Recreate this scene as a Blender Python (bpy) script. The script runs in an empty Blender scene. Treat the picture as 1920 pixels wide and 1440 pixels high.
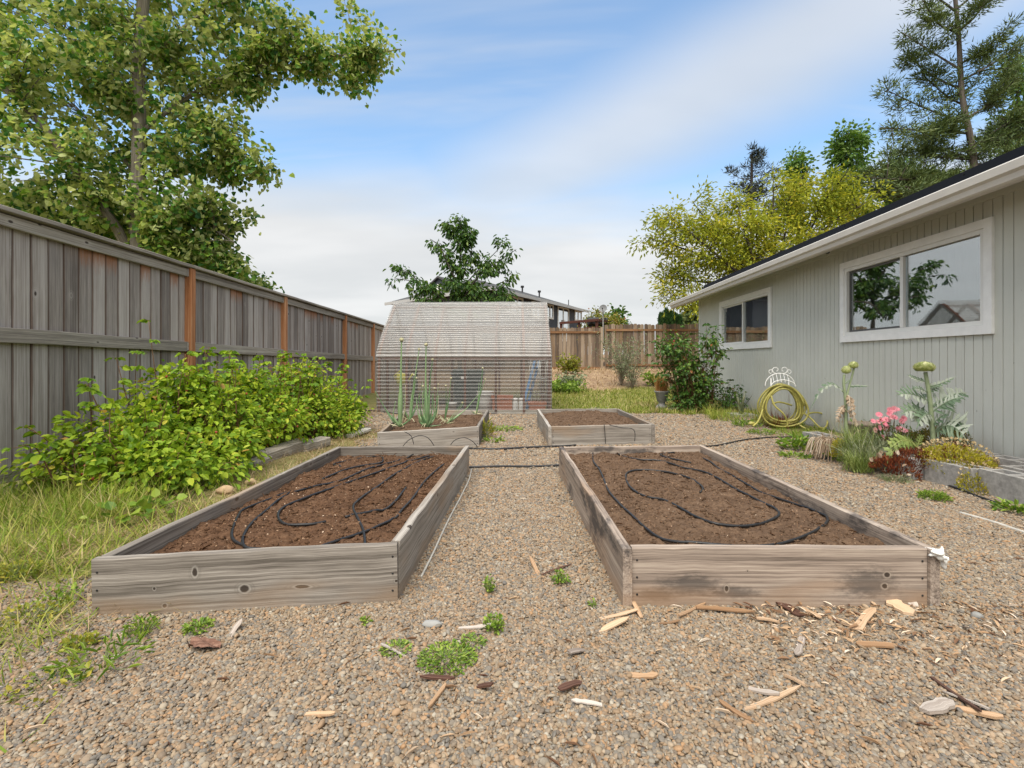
import bpy, math, random
import numpy as np
from mathutils import Vector, Matrix, noise as mn

random.seed(7); RNG = np.random.default_rng(11)
SC = bpy.context.scene
COL = SC.collection
# ---- the camera model: a wide lens one metre above the gravel, held level
F, CX, CY, H = 933.0, 960.0, 676.0, 1.0
def P(u, v, Y): return Vector(((u-CX)/F*Y, Y, H-(v-CY)/F*Y))
def G(u, v, z=0.0):
    Y = (H-z)*F/(v-CY); return P(u, v, Y)
def U(a, b): return random.uniform(a, b)
def lerp(a, b, t): return a+(b-a)*t
def sstep(a, b, x):
    t = np.clip((np.asarray(x, float)-a)/(b-a), 0, 1); return t*t*(3-2*t)
def nrm(A):
    A = np.asarray(A, float); return A/np.maximum(np.linalg.norm(A, axis=-1, keepdims=True), 1e-9)

# ---------------------------------------------------------------- mesh builder
class MB:
    def __init__(s): s.v=[]; s.f=[]; s.g=[]; s.r=[]; s.n=0
    def add(s, V, faces, g=None, r=None, mi=0):
        V = np.asarray(V, float).reshape(-1, 3); n = len(V)
        if r is None: r = random.random()
        s.v.append(V)
        s.g.append(V.copy() if g is None else np.asarray(g, float).reshape(-1, 3))
        s.r.append(np.full(n, r, float) if np.isscalar(r) else np.asarray(r, float))
        if isinstance(faces, np.ndarray):
            if len(faces): s.f.append((faces.astype(np.int64)+s.n, mi))
        else:
            by = {}
            for f in faces: by.setdefault(len(f), []).append(f)
            for k, L in by.items(): s.f.append((np.asarray(L, np.int64)+s.n, mi))
        s.n += n
    def box(s, c, size, R=None, r=None, mi=0):
        """a box whose grain runs along its longest side"""
        hx = np.array(size, float)/2
        q = np.array([[x, y, z] for x in (-1, 1) for y in (-1, 1) for z in (-1, 1)], float)*hx
        W = q if R is None else q @ np.asarray(R, float).T
        o = np.argsort(-hx)
        g = q[:, o]+np.array([U(0, 50), U(0, 50), U(0, 50)])
        s.add(W+np.array(c, float), [(0,1,3,2),(4,6,7,5),(0,4,5,1),(2,3,7,6),(0,2,6,4),(1,5,7,3)], g, r, mi)
    def beam(s, p0, p1, side, w, t, seg=1, ch=0.004, jit=0.0, r=None, mi=0, off=None):
        """a board from p0 to p1, w wide along 'side', t thick, with chamfered and slightly uneven edges"""
        p0 = np.array(p0, float); p1 = np.array(p1, float); d = p1-p0; L = np.linalg.norm(d); d /= L
        a = np.array(side, float); a = a-d*a.dot(d); a /= np.linalg.norm(a); b = np.cross(d, a)
        x, y = w/2, t/2; c = min(ch, x*.5, y*.5)
        prof = [(-x+c,-y),(x-c,-y),(x,-y+c),(x,y-c),(x-c,y),(-x+c,y),(-x,y-c),(-x,-y+c)]
        n = 8; V = []; g = []; off = np.array([U(0, 40), U(0, 40), U(0, 40)]) if off is None else np.array(off, float)
        for i in range(seg+1):
            k = L*i/seg
            ja, jb = (random.gauss(0, jit), random.gauss(0, jit)) if 0 < i < seg else (0, 0)
            for (q, w_) in prof:
                qa = q+ja+random.gauss(0, jit*.5); qb = w_+jb+random.gauss(0, jit*.5)
                V.append(p0+d*k+a*qa+b*qb); g.append((k, q, w_))
        fs = []
        for i in range(seg):
            for j in range(n):
                fs.append((i*n+j, i*n+(j+1)%n, (i+1)*n+(j+1)%n, (i+1)*n+j))
        fs.append(tuple(range(n-1, -1, -1))); fs.append(tuple(seg*n+j for j in range(n)))
        s.add(V, fs, np.array(g)+off, r, mi)
    def tube(s, pts, rad, n=6, r=None, mi=0, cap=True):
        pts = np.array([tuple(p) for p in pts], float); m = len(pts)
        rad = np.full(m, rad, float) if np.isscalar(rad) else np.asarray(rad, float)
        T = np.gradient(pts, axis=0); T = nrm(T)
        ref = np.array([0, 0, 1.0]) if abs(T[0][2]) < .9 else np.array([1.0, 0, 0])
        V = []; g = []; a = nrm(np.cross(T[0], ref)); L = 0
        for i in range(m):
            a = a-T[i]*a.dot(T[i]); a = nrm(a); b = np.cross(T[i], a)
            if i: L += np.linalg.norm(pts[i]-pts[i-1])
            for j in range(n):
                th = 2*math.pi*j/n
                V.append(pts[i]+rad[i]*(a*math.cos(th)+b*math.sin(th))); g.append((L, rad[i]*math.cos(th), rad[i]*math.sin(th)))
        fs = [(i*n+j, i*n+(j+1)%n, (i+1)*n+(j+1)%n, (i+1)*n+j) for i in range(m-1) for j in range(n)]
        if cap: fs += [tuple(range(n-1, -1, -1)), tuple((m-1)*n+j for j in range(n))]
        s.add(V, fs, np.array(g)+U(0, 30), r, mi)
    def lathe(s, prof, c, n=20, r=None, mi=0, cap=True):
        V = [(c[0]+p*math.cos(2*math.pi*j/n), c[1]+p*math.sin(2*math.pi*j/n), c[2]+z) for p, z in prof for j in range(n)]
        m = len(prof)
        fs = [(i*n+j, i*n+(j+1)%n, (i+1)*n+(j+1)%n, (i+1)*n+j) for i in range(m-1) for j in range(n)]
        if cap: fs += [tuple(range(n-1, -1, -1)), tuple((m-1)*n+j for j in range(n))]
        s.add(V, fs, None, r, mi)
    def blob(s, c, rad, r=None, mi=0, n=8, m=6, rough=0.0, R=None):
        V = []; fs = []; sd = Vector((U(0, 99), U(0, 99), U(0, 99)))
        for i in range(m+1):
            ph = math.pi*i/m
            for j in range(n):
                th = 2*math.pi*j/n
                q = Vector((math.sin(ph)*math.cos(th), math.sin(ph)*math.sin(th), math.cos(ph)))
                k = 1+rough*mn.noise(q*1.4+sd)
                V.append((q.x*rad[0]*k, q.y*rad[1]*k, q.z*rad[2]*k))
        for i in range(m):
            for j in range(n): fs.append((i*n+j, (i+1)*n+j, (i+1)*n+(j+1)%n, i*n+(j+1)%n))
        V = np.array(V)
        if R is not None: V = V @ np.asarray(R).T
        s.add(V+np.array(tuple(c)), fs, None, r, mi)
    def prism(s, poly, ax_u, ax_v, o, ex, r=None, mi=0, g=None):
        """polygon (u,v) in plane (ax_u, ax_v) at o, extruded by vector ex"""
        o = np.array(tuple(o), float); au = np.array(tuple(ax_u), float); av = np.array(tuple(ax_v), float); ex = np.array(tuple(ex), float)
        A = np.array([o+au*p+av*q for p, q in poly]); n = len(poly)
        off = np.array([U(0, 40), U(0, 40), U(0, 40)])
        gg = np.array([(q, p, 0) for p, q in poly]+[(q, p, .02) for p, q in poly])+off if g is None else g
        fs = [tuple(range(n)), tuple(range(2*n-1, n-1, -1))]+[(j, (j+1)%n+0, (j+1)%n+n, j+n)[::-1] for j in range(n)]
        s.add(np.vstack([A, A+ex]), fs, gg, r, mi)
    def leaves(s, Pn, D, N, S, w=.5, tmpl='leaf', r=None, mi=0):
        Pn = np.asarray(Pn, float); n = len(Pn)
        if n == 0: return
        D = nrm(D); X = nrm(np.cross(D, N)); N = np.cross(X, D); S = np.broadcast_to(np.asarray(S, float), (n,))
        T = TM[tmpl]; tv = np.array(T[0], float)*np.array([w, 1, 1]); k = len(tv)
        V = Pn[:, None, :]+S[:, None, None]*(tv[None, :, 0:1]*X[:, None, :]+tv[None, :, 1:2]*D[:, None, :]+tv[None, :, 2:3]*N[:, None, :])
        rr = RNG.random(n) if r is None else np.asarray(r, float)
        for f in T[1]:
            pass
        fa = {}
        for f in T[1]: fa.setdefault(len(f), []).append(f)
        base = (np.arange(n)*k)[:, None, None]
        first = True; V = V.reshape(-1, 3); R2 = np.repeat(rr, k); g = np.tile(tv, (n, 1))
        keys = list(fa)
        s.add(V, (base+np.array(fa[keys[0]])[None]).reshape(-1, keys[0]), g, R2, mi)
        for kk in keys[1:]:
            s.f.append(((base+np.array(fa[kk])[None]).reshape(-1, kk)+s.n-n*k, mi))
    def build(s, name, mats, parent=None, smooth=False, loc=None):
        if not s.v: return None
        V = np.concatenate(s.v)
        if parent is not None:
            o = parent
            while o is not None: V = V-np.array(o.location); o = o.parent
        elif loc is not None: V = V-np.array(tuple(loc))
        me = bpy.data.meshes.new(name)
        me.vertices.add(len(V)); me.vertices.foreach_set('co', V.astype(np.float32).ravel())
        li = np.concatenate([f.ravel() for f, _ in s.f]); tot = np.concatenate([np.full(len(f), f.shape[1]) for f, _ in s.f])
        st = np.concatenate([[0], np.cumsum(tot)[:-1]]); mi = np.concatenate([np.full(len(f), m) for f, m in s.f])
        me.loops.add(len(li)); me.loops.foreach_set('vertex_index', li.astype(np.int32))
        me.polygons.add(len(tot)); me.polygons.foreach_set('loop_start', st.astype(np.int32)); me.polygons.foreach_set('loop_total', tot.astype(np.int32))
        me.polygons.foreach_set('material_index', mi.astype(np.int32))
        me.polygons.foreach_set('use_smooth', np.full(len(tot), bool(smooth)))
        a = me.attributes.new('rnd', 'FLOAT', 'POINT'); a.data.foreach_set('value', np.concatenate(s.r).astype(np.float32))
        a = me.attributes.new('gc', 'FLOAT_VECTOR', 'POINT'); a.data.foreach_set('vector', np.concatenate(s.g).astype(np.float32).ravel())
        me.update(calc_edges=True)
        for m in (mats if isinstance(mats, (list, tuple)) else [mats]): me.materials.append(m)
        ob = bpy.data.objects.new(name, me); COL.objects.link(ob)
        if parent is not None: ob.parent = parent
        elif loc is not None: ob.location = tuple(loc)
        return ob
TM = {
 'leaf': ([(0,0,0),(.5,.28,.10),(.42,.68,.08),(0,1,-.06),(-.42,.68,.08),(-.5,.28,.10)], [(0,1,2,3),(0,3,4,5)]),
 'heart': ([(0,0,0),(.62,.12,.10),(.5,.55,.10),(0,1,-.1),(-.5,.55,.10),(-.62,.12,.10)], [(0,1,2,3),(0,3,4,5)]),
 'needle': ([(-.5,0,0),(.5,0,0),(0,1,0)], [(0,1,2)]),
 'blade': ([(-.5,0,0),(.5,0,0),(.42,.45,.05),(-.42,.45,.05),(0,1,.24)], [(0,1,2,3),(3,2,4)]),
}
# ---------------------------------------------------------------- things
def tag(o, label, cat, group=None):
    o['label'] = label; o['category'] = cat
    if group: o['group'] = group
    return o
def kind(o, k, label=None):
    o['kind'] = k
    if label: o['label'] = label
    return o
def thing(name, label, cat, loc, group=None):
    o = bpy.data.objects.new(name, None); o.empty_display_size = .1
    COL.objects.link(o); o.location = tuple(loc); return tag(o, label, cat, group)
def dup(o, loc=None, rz=None, scale=None, label=None, parent=None):
    c = o.copy(); COL.objects.link(c)
    if parent is not None: c.parent = parent
    for ch in [x for x in COL.objects if x.parent == o]: dup(ch, parent=c)
    if loc is not None: c.location = tuple(loc)
    if rz is not None: c.rotation_euler.z = rz
    if scale is not None: c.scale = (scale,)*3 if np.isscalar(scale) else scale
    if label: c['label'] = label
    return c

# ---------------------------------------------------------------- materials
class NT:
    def __init__(s, name):
        s.m = bpy.data.materials.new(name); s.m.use_nodes = True; s.t = s.m.node_tree; s.t.nodes.clear()
        s.out = s.n('ShaderNodeOutputMaterial')
    def n(s, typ, **kw):
        nd = s.t.nodes.new(typ)
        for k, v in kw.items(): setattr(nd, k, v)
        return nd
    def l(s, a, b): s.t.links.new(a, b)
    def setin(s, nd, key, val):
        if hasattr(val, 'is_output') or isinstance(val, bpy.types.NodeSocket): s.l(val, nd.inputs[key])
        else: nd.inputs[key].default_value = val
    def attr(s, name, out='Fac', typ='GEOMETRY'):
        a = s.n('ShaderNodeAttribute', attribute_name=name, attribute_type=typ); return a.outputs[out]
    def mapv(s, vec, scale=(1,1,1), loc=(0,0,0)):
        m = s.n('ShaderNodeMapping'); s.l(vec, m.inputs['Vector']); m.inputs['Scale'].default_value = scale; m.inputs['Location'].default_value = loc
        return m.outputs[0]
    def noise(s, vec, scale=5, detail=4, rough=.55, dist=0, out='Fac'):
        a = s.n('ShaderNodeTexNoise'); s.l(vec, a.inputs['Vector']); a.inputs['Scale'].default_value = scale
        a.inputs['Detail'].default_value = detail; a.inputs['Roughness'].default_value = rough; a.inputs['Distortion'].default_value = dist
        return a.outputs[out]
    def vor(s, vec, scale=5, feature='F1', rand=1.0):
        a = s.n('ShaderNodeTexVoronoi', feature=feature); s.l(vec, a.inputs['Vector']); a.inputs['Scale'].default_value = scale
        a.inputs['Randomness'].default_value = rand
        return a
    def math(s, op, a, b=0.0, c=0.0, clamp=False):
        m = s.n('ShaderNodeMath', operation=op, use_clamp=clamp)
        s.setin(m, 0, a); s.setin(m, 1, b)
        if op in ('MULTIPLY_ADD',): s.setin(m, 2, c)
        return m.outputs[0]
    def mr(s, x, a, b, c=0.0, d=1.0, smooth=True):
        m = s.n('ShaderNodeMapRange', interpolation_type='SMOOTHSTEP' if smooth else 'LINEAR')
        s.setin(m, 0, x); s.setin(m, 1, a); s.setin(m, 2, b); s.setin(m, 3, c); s.setin(m, 4, d)
        return m.outputs[0]
    def ramp(s, x, stops, interp='LINEAR'):
        r = s.n('ShaderNodeValToRGB'); r.color_ramp.interpolation = interp; e = r.color_ramp.elements
        while len(e) > 1: e.remove(e[-1])
        e[0].position = stops[0][0]; e[0].color = (*stops[0][1], 1)
        for p, c in stops[1:]:
            q = e.new(p); q.color = (*c, 1)
        s.l(x, r.inputs[0]); return r.outputs[0]
    def mix(s, f, a, b, blend='MIX'):
        m = s.n('ShaderNodeMix', data_type='RGBA', blend_type=blend)
        for i, x in ((0, f), (6, a), (7, b)):
            if isinstance(x, bpy.types.NodeSocket): s.l(x, m.inputs[i])
            elif i == 0: m.inputs[0].default_value = x
            else: m.inputs[i].default_value = (*x, 1) if len(x) == 3 else x
        return m.outputs[2]
    def bump(s, h, strength=.3, dist=.01, normal=None):
        b = s.n('ShaderNodeBump'); s.l(h, b.inputs['Height']); b.inputs['Strength'].default_value = strength; b.inputs['Distance'].default_value = dist
        if normal is not None: s.l(normal, b.inputs['Normal'])
        return b.outputs[0]
    def bsdf(s, color, rough=.7, spec=.3, normal=None, metal=0.0):
        b = s.n('ShaderNodeBsdfPrincipled')
        for k, v in (('Base Color', color), ('Roughness', rough)):
            if isinstance(v, bpy.types.NodeSocket): s.l(v, b.inputs[k])
            else: b.inputs[k].default_value = (*v, 1) if k == 'Base Color' else v
        b.inputs['Specular IOR Level'].default_value = spec; b.inputs['Metallic'].default_value = metal
        if normal is not None: s.l(normal, b.inputs['Normal'])
        return b.outputs[0]
    def done(s, sh): s.l(sh, s.out.inputs[0]); return s.m
def simple(name, color, rough=.6, spec=.3, var=.12, scale=18, bump=.15, metal=0.0):
    t = NT(name); c = t.n('ShaderNodeTexCoord').outputs['Object']
    nz = t.noise(c, scale, 5, .6)
    lo = tuple(x*(1-var) for x in color); hi = tuple(min(1, x*(1+var)) for x in color)
    col = t.ramp(nz, [(.3, lo), (.7, hi)])
    return t.done(t.bsdf(col, rough, spec, t.bump(nz, bump, .004), metal))
def wood(name, stops, knots=.35, tone=.35, blotch=(.10,.085,.075), blotch_amt=.35, bump=.35, topstain=False, fine=1.0, warm=None, dirt=None, contrast=1.7, edgestain=False, knotlist=(), soots=()):
    t = NT(name); g = t.attr('gc', 'Vector'); r = t.attr('rnd')
    warp = t.noise(t.mapv(g, (1.3, 9, 9)), 1.0, 3, .5, 0, 'Color')
    gw = t.n('ShaderNodeMix', data_type='VECTOR'); gw.inputs[0].default_value = .007
    t.l(g, gw.inputs[4]); t.l(warp, gw.inputs[5]); gv = gw.outputs[1]
    grain = t.noise(t.mapv(gv, (1.0, 120, 120)), 1.0, 5, .62, .2)
    finen = t.noise(t.mapv(gv, (7, 400, 400)), 1.0, 3, .65)
    big = t.noise(t.mapv(g, (1.1, 6.5, 6.5)), 1.0, 4, .6)
    x = t.math('ADD', t.math('MULTIPLY', grain, .62), t.math('MULTIPLY', finen, .38*fine))
    x = t.math('ADD', x, t.math('MULTIPLY', t.math('SUBTRACT', r, .5), tone))
    x = t.math('ADD', x, t.math('MULTIPLY', t.math('SUBTRACT', big, .5), .35))
    lines = t.noise(t.mapv(gv, (.55, 30, 30)), 1.0, 3, .5)
    x = t.math('ADD', x, t.math('MULTIPLY', t.math('SUBTRACT', lines, .5), .30))
    x = t.math('MULTIPLY_ADD', x, contrast, .5-.5*contrast)
    col = t.ramp(x, stops)
    col = t.mix(t.math('MULTIPLY', t.mr(big, .52, .72), blotch_amt), col, blotch)
    h = grain
    if knots:
        kv = t.vor(t.mapv(gv, (4.2, 7.5, 7.5)), 1.0); d = kv.outputs['Distance']
        sep = t.n('ShaderNodeSeparateColor'); t.l(kv.outputs['Color'], sep.inputs[0])
        keep = t.math('LESS_THAN', sep.outputs[0], knots)
        ring = t.math('SINE', t.math('MULTIPLY', d, 95))
        halo = t.math('MULTIPLY', t.mr(d, .30, .06), keep)
        col = t.mix(t.math('MULTIPLY', halo, t.mr(ring, -1, 1, .08, .5)), col, stops[-1][1])
        core = t.math('MULTIPLY', t.mr(d, .105, .065), keep)
        col = t.mix(t.math('MULTIPLY', core, .9), col, (.035,.025,.02))
        h = t.math('SUBTRACT', h, t.math('MULTIPLY', core, .7))
    def spot(x, y, rx, ry):                                         # distance from a mark's centre, 1 at its rim
        m = t.n('ShaderNodeMapping'); t.l(g, m.inputs[0]); m.inputs['Scale'].default_value = (1/rx, 1/ry, 0); m.inputs['Location'].default_value = (-x/rx, -y/ry, 0)
        ln = t.n('ShaderNodeVectorMath', operation='LENGTH'); t.l(m.outputs[0], ln.inputs[0]); return ln.outputs['Value']
    rag = t.noise(t.mapv(g, (26, 60, 60)), 1, 4, .7)
    for (x_, y_, rx, ry) in soots:
        d = t.math('ADD', spot(x_, y_, rx, ry), t.math('MULTIPLY', t.math('SUBTRACT', rag, .5), 1.5))
        col = t.mix(t.math('MULTIPLY', t.mr(d, 1.15, .25), .72), col, (.065,.058,.055))
    for (x_, y_, rx, ry) in knotlist:
        d = t.math('ADD', spot(x_, y_, rx, ry), t.math('MULTIPLY', t.math('SUBTRACT', rag, .5), .7))
        ring = t.math('SINE', t.math('MULTIPLY', d, 9))
        col = t.mix(t.math('MULTIPLY', t.mr(d, 3.0, 1.1), t.mr(ring, -1, 1, .1, .6)), col, tuple(c*.5 for c in stops[1][1]))
        col = t.mix(t.math('MULTIPLY', t.mr(d, 1.9, 1.2), .35), col, stops[-1][1])
        core = t.mr(d, 1.15, .7); col = t.mix(t.math('MULTIPLY', core, .93), col, (.032,.023,.018)); h = t.math('SUBTRACT', h, core)
    if topstain:
        sx = t.n('ShaderNodeSeparateXYZ'); t.l(t.attr('gc', 'Vector'), sx.inputs[0])
        e = t.noise(t.mapv(g, (8, 60, 60)), 1, 3)
        top = t.mr(t.math('ADD', sx.outputs[0], t.math('MULTIPLY', e, .26)), .42, .22)
        top = t.math('MULTIPLY', top, t.mr(t.math('FRACT', t.math('MULTIPLY', r, 7.31)), .35, .9))
        col = t.mix(t.math('MULTIPLY', top, .75), col, (.33,.12,.035))
    if edgestain:
        se = t.n('ShaderNodeSeparateXYZ'); t.l(t.attr('gc', 'Vector'), se.inputs[0])
        ed = t.math('ABSOLUTE', t.math('SUBTRACT', se.outputs[1], .0715)); en = t.noise(t.mapv(g, (3, 1, 40)), 1, 3)
        em = t.mr(t.math('ADD', ed, t.math('MULTIPLY', en, .02)), .066, .080)
        col = t.mix(t.math('MULTIPLY', em, .7), col, (.10,.055,.035))
    if warm:
        col = t.mix(t.math('MULTIPLY', t.mr(t.noise(t.mapv(g, (.8, 3, 3)), 1.3, 3), .5, .68), .5), col, warm)
    if dirt:
        col = t.mix(t.math('MULTIPLY', t.mr(t.noise(t.mapv(g, (1.9, 4.5, 4.5)), 1.2, 5, .7), .50, .64), .85), col, dirt)
    return t.done(t.bsdf(col, .82, .2, t.bump(h, bump, .004)))
def foliage(name, stops, trans=.32, rough=.5, back=None, spec=.35):
    t = NT(name); r = t.attr('rnd')
    col = t.ramp(r, stops)
    if back is not None:
        col = t.mix(t.n('ShaderNodeNewGeometry').outputs['Backfacing'], col, back)
    b = t.bsdf(col, rough, spec)
    tr = t.n('ShaderNodeBsdfTranslucent'); t.l(t.mix(1.0, col, (1.0, 1.0, .55), 'MULTIPLY'), tr.inputs[0])
    mx = t.n('ShaderNodeMixShader'); mx.inputs[0].default_value = trans; t.l(b, mx.inputs[1]); t.l(tr.outputs[0], mx.inputs[2])
    return t.done(mx.outputs[0])
# ---------------------------------------------------------------- camera, light, sky
cam = bpy.data.objects.new('camera', bpy.data.cameras.new('camera')); COL.objects.link(cam)
cam.location = (0, 0, H); cam.rotation_euler = (math.radians(90), 0, 0)
cam.data.sensor_width = 36; cam.data.lens = 36*F/1920; cam.data.shift_y = -(720-CY)/1920
cam.data.clip_start = .05; cam.data.clip_end = 2000
SC.camera = cam
SUN_EL, SUN_AZ = math.radians(62), math.radians(198)      # azimuth clockwise from +Y
to_sun = Vector((math.sin(SUN_AZ)*math.cos(SUN_EL), math.cos(SUN_AZ)*math.cos(SUN_EL), math.sin(SUN_EL)))
sl = bpy.data.lights.new('sun', 'SUN'); sl.energy = 3.7; sl.angle = math.radians(50); sl.color = (1, .93, .82)
so = bpy.data.objects.new('sun', sl); COL.objects.link(so); so.rotation_euler = (-to_sun).to_track_quat('-Z', 'Y').to_euler()
so.location = (3, 0, 20)
W = bpy.data.worlds.new('World'); SC.world = W; W.use_nodes = True
wt = W.node_tree; wt.nodes.clear()
class WT(NT):
    def __init__(s, tree): s.t = tree; s.out = s.n('ShaderNodeOutputWorld')
w = WT(wt)
sky = w.n('ShaderNodeTexSky', sky_type='NISHITA'); sky.sun_disc = False
sky.sun_elevation = SUN_EL; sky.sun_rotation = SUN_AZ; sky.air_density = 1.0; sky.dust_density = .6; sky.ozone_density = 2.2
dirv = w.n('ShaderNodeTexCoord').outputs['Generated']
vn = w.n('ShaderNodeVectorMath', operation='NORMALIZE'); w.l(dirv, vn.inputs[0]); dv = vn.outputs[0]
sx = w.n('ShaderNodeSeparateXYZ'); w.l(dv, sx.inputs[0])
zz = w.math('MAXIMUM', sx.outputs[2], .02)
den = w.math('ADD', zz, .18)
cx = w.n('ShaderNodeCombineXYZ'); w.l(w.math('DIVIDE', sx.outputs[0], den), cx.inputs[0]); w.l(w.math('DIVIDE', sx.outputs[1], den), cx.inputs[1])
cl = cx.outputs[0]                                         # position on the flat cloud layer
n1 = w.noise(w.mapv(cl, (.55, .75, 1), (3.1, .4, 0)), 1.0, 5, .52, .4)
n2 = w.noise(w.mapv(cl, (.35, 1.6, 1), (1.7, 5.2, 0)), 1.2, 5, .55, .6)
def bandd(d1, d2, half, warp):                             # a long streak of cirrus along a great circle
    nv = Vector(d1).cross(Vector(d2)).normalized()
    dt = w.n('ShaderNodeVectorMath', operation='DOT_PRODUCT'); w.l(dv, dt.inputs[0]); dt.inputs[1].default_value = nv
    x = w.math('ADD', dt.outputs['Value'], w.math('MULTIPLY', w.math('SUBTRACT', n1, .5), warp))
    return w.mr(w.math('ABSOLUTE', x), half, half*.05)
streak = bandd((.60, 1, .66), (.02, 1, .34), .16, .12)
low = w.mr(w.math('ADD', sx.outputs[2], w.math('MULTIPLY', w.math('SUBTRACT', n1, .5), .22)), .37, .23)
wisps = w.math('MULTIPLY', w.mr(n2, .50, .74), .45)
f = w.math('MAXIMUM', w.math('MAXIMUM', w.math('MULTIPLY', low, .96), w.math('MULTIPLY', streak, .66)), wisps)
behind = w.mr(w.math('ADD', sx.outputs[1], w.math('MULTIPLY', w.math('SUBTRACT', n1, .5), .5)), .42, -.05)  # unseen sky behind the camera, clouded over for neutral ambient light
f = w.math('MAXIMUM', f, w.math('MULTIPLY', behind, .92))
f = w.math('ADD', w.math('MULTIPLY', f, .88), .12, clamp=True)
skc = w.mix(1.0, sky.outputs[0], (.142, .142, .142), 'MULTIPLY')
skc = w.mix(1.0, skc, (1.05, 1.30, 1.32), 'MULTIPLY')
tone = w.noise(w.mapv(cl, (.5, .9, 1)), 1.3, 4, .5)
cloud0 = w.mix(w.mr(tone, .35, .68), (.515, .52, .52), (.625, .62, .612))
cloud = w.mix(behind, cloud0, (.86, .855, .84))  # brighter cloud out of view, added as fill for the shaded sides
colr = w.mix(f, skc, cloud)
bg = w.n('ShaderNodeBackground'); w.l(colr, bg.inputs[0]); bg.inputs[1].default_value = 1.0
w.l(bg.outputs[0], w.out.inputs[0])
SC.view_settings.view_transform = 'Standard'; SC.view_settings.look = 'None'; SC.view_settings.gamma = 1.0
SC.view_settings.exposure = 0.55
SC.render.engine = 'CYCLES'
cy = SC.cycles; cy.use_denoising = True; cy.max_bounces = 8; cy.diffuse_bounces = 3; cy.glossy_bounces = 3; cy.transparent_max_bounces = 24
cy.transmission_bounces = 4; cy.caustics_reflective = False; cy.caustics_refractive = False; cy.sample_clamp_indirect = 6

# ---------------------------------------------------------------- materials
WG = [(.22,(0.097,0.084,0.071)), (.42,(0.198,0.176,0.153)), (.58,(0.304,0.275,0.243)), (.8,(0.423,0.394,0.356))]
M_bed = wood('weathered_plank', WG, knots=.55, blotch_amt=.62, tone=.18, warm=(.30,.20,.12))
M_bedA = wood('knotty_front_plank', WG, knots=0, blotch_amt=.6, tone=.1, warm=(.30,.20,.12), knotlist=[(.381,.053,.010,.017),(.568,-.024,.017,.014),(.266,-.070,.008,.008),(.229,.0,.005,.006),(1.165,-.027,.006,.006),(.79,-.03,.030,.007)])
M_bed2 = wood('stained_plank', [(.22,(.11,.088,.072)), (.42,(.25,.20,.165)), (.58,(.36,.295,.245)), (.8,(.48,.41,.34))], knots=.42, blotch_amt=.5, tone=.10, warm=(.33,.20,.11), dirt=(.055,.05,.05))
M_bedB = wood('sooty_front_plank', [(.22,(.11,.088,.072)), (.42,(.25,.20,.165)), (.58,(.36,.295,.245)), (.8,(.48,.41,.34))], knots=0, blotch_amt=.5, tone=.10, warm=(.33,.20,.11), knotlist=[(1.035,.018,.012,.010),(1.025,-.028,.011,.010),(.385,-.042,.007,.012),(.47,.03,.003,.003)], soots=[(.24,-.03,.17,.05),(.42,-.06,.12,.03),(.96,-.02,.15,.075),(.10,-.07,.10,.03)])
M_fence = wood('grey_fence_board', [(.2,(0.146,0.126,0.113)), (.42,(0.275,0.242,0.219)), (.58,(0.378,0.340,0.312)), (.8,(0.499,0.463,0.432))], knots=.34, tone=.27, topstain=True, edgestain=True, contrast=1.35, blotch=(0.112,0.105,0.104))
M_rail = wood('grey_rail', [(.22,(0.153,0.135,0.118)), (.45,(0.270,0.242,0.206)), (.6,(0.369,0.335,0.289)), (.8,(0.468,0.437,0.382))], knots=.3, tone=.15)
M_post = wood('orange_post', [(.25,(.24,.095,.038)), (.5,(.42,.18,.08)), (.75,(.56,.32,.18))], knots=.12, tone=.15, blotch=(.22,.09,.04))
M_prail = wood('brown_rail', [(.25,(.11,.055,.025)), (.5,(.20,.105,.05)), (.75,(.30,.18,.10))], knots=.1, tone=.2)
M_picket = wood('brown_picket', [(.2,(.075,.056,.042)), (.42,(.15,.112,.082)), (.6,(.23,.17,.12)), (.85,(.34,.28,.21))], knots=.2, tone=.34, blotch=(.06,.05,.045), warm=(.20,.12,.05))
M_oldbeam = wood('old_timber', [(.2,(.18,.155,.125)), (.45,(.36,.32,.27)), (.62,(.52,.49,.43)), (.85,(.68,.65,.60))], knots=.2, tone=.2)
M_chip = wood('fresh_chip', [(.2,(.24,.14,.075)), (.5,(.40,.26,.155)), (.8,(.54,.39,.26))], knots=0, tone=.5, blotch_amt=.3)
M_chipgrey = wood('grey_chip', [(.2,(.20,.165,.14)), (.5,(.34,.29,.25)), (.8,(.50,.45,.40))], knots=0, tone=.3, blotch_amt=.1)
M_bark = wood('bark_chip', [(.2,(.07,.035,.025)), (.5,(.16,.085,.06)), (.8,(.30,.18,.13))], knots=0, tone=.4)
M_stud = wood('red_stud', [(.25,(.07,.030,.02)), (.5,(.14,.062,.04)), (.75,(.22,.11,.075))], knots=.1, tone=.2)
M_white = simple('white_vinyl', (.74,.74,.72), .45, .4, .04, 6, .05)
M_trim = simple('white_trim_paint', (.80,.80,.79), .6, .3, .06, 9, .1)
M_gutter = simple('cream_gutter', (.56,.53,.48), .5, .35, .06, 5, .05)
M_strip = simple('weathered_pale_plastic', (.42,.40,.36), .7, .2, .15, 20, .1)
M_eave = simple('grey_eave_paint', (.36,.365,.365), .6, .3, .06, 9, .1)
M_black = simple('black_poly', (.016,.016,.017), .42, .4, .2, 60, .2)
M_panel = simple('solar_black', (.008,.009,.012), .6, .2, .1, 10, .02)
M_conc = simple('concrete', (.29,.28,.265), .9, .2, .28, 26, .5)
M_terra = simple('terracotta', (.42,.15,.08), .8, .2, .15, 14, .2)
M_bucket = simple('white_plastic', (.66,.66,.64), .4, .4, .06, 8, .03)
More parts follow.
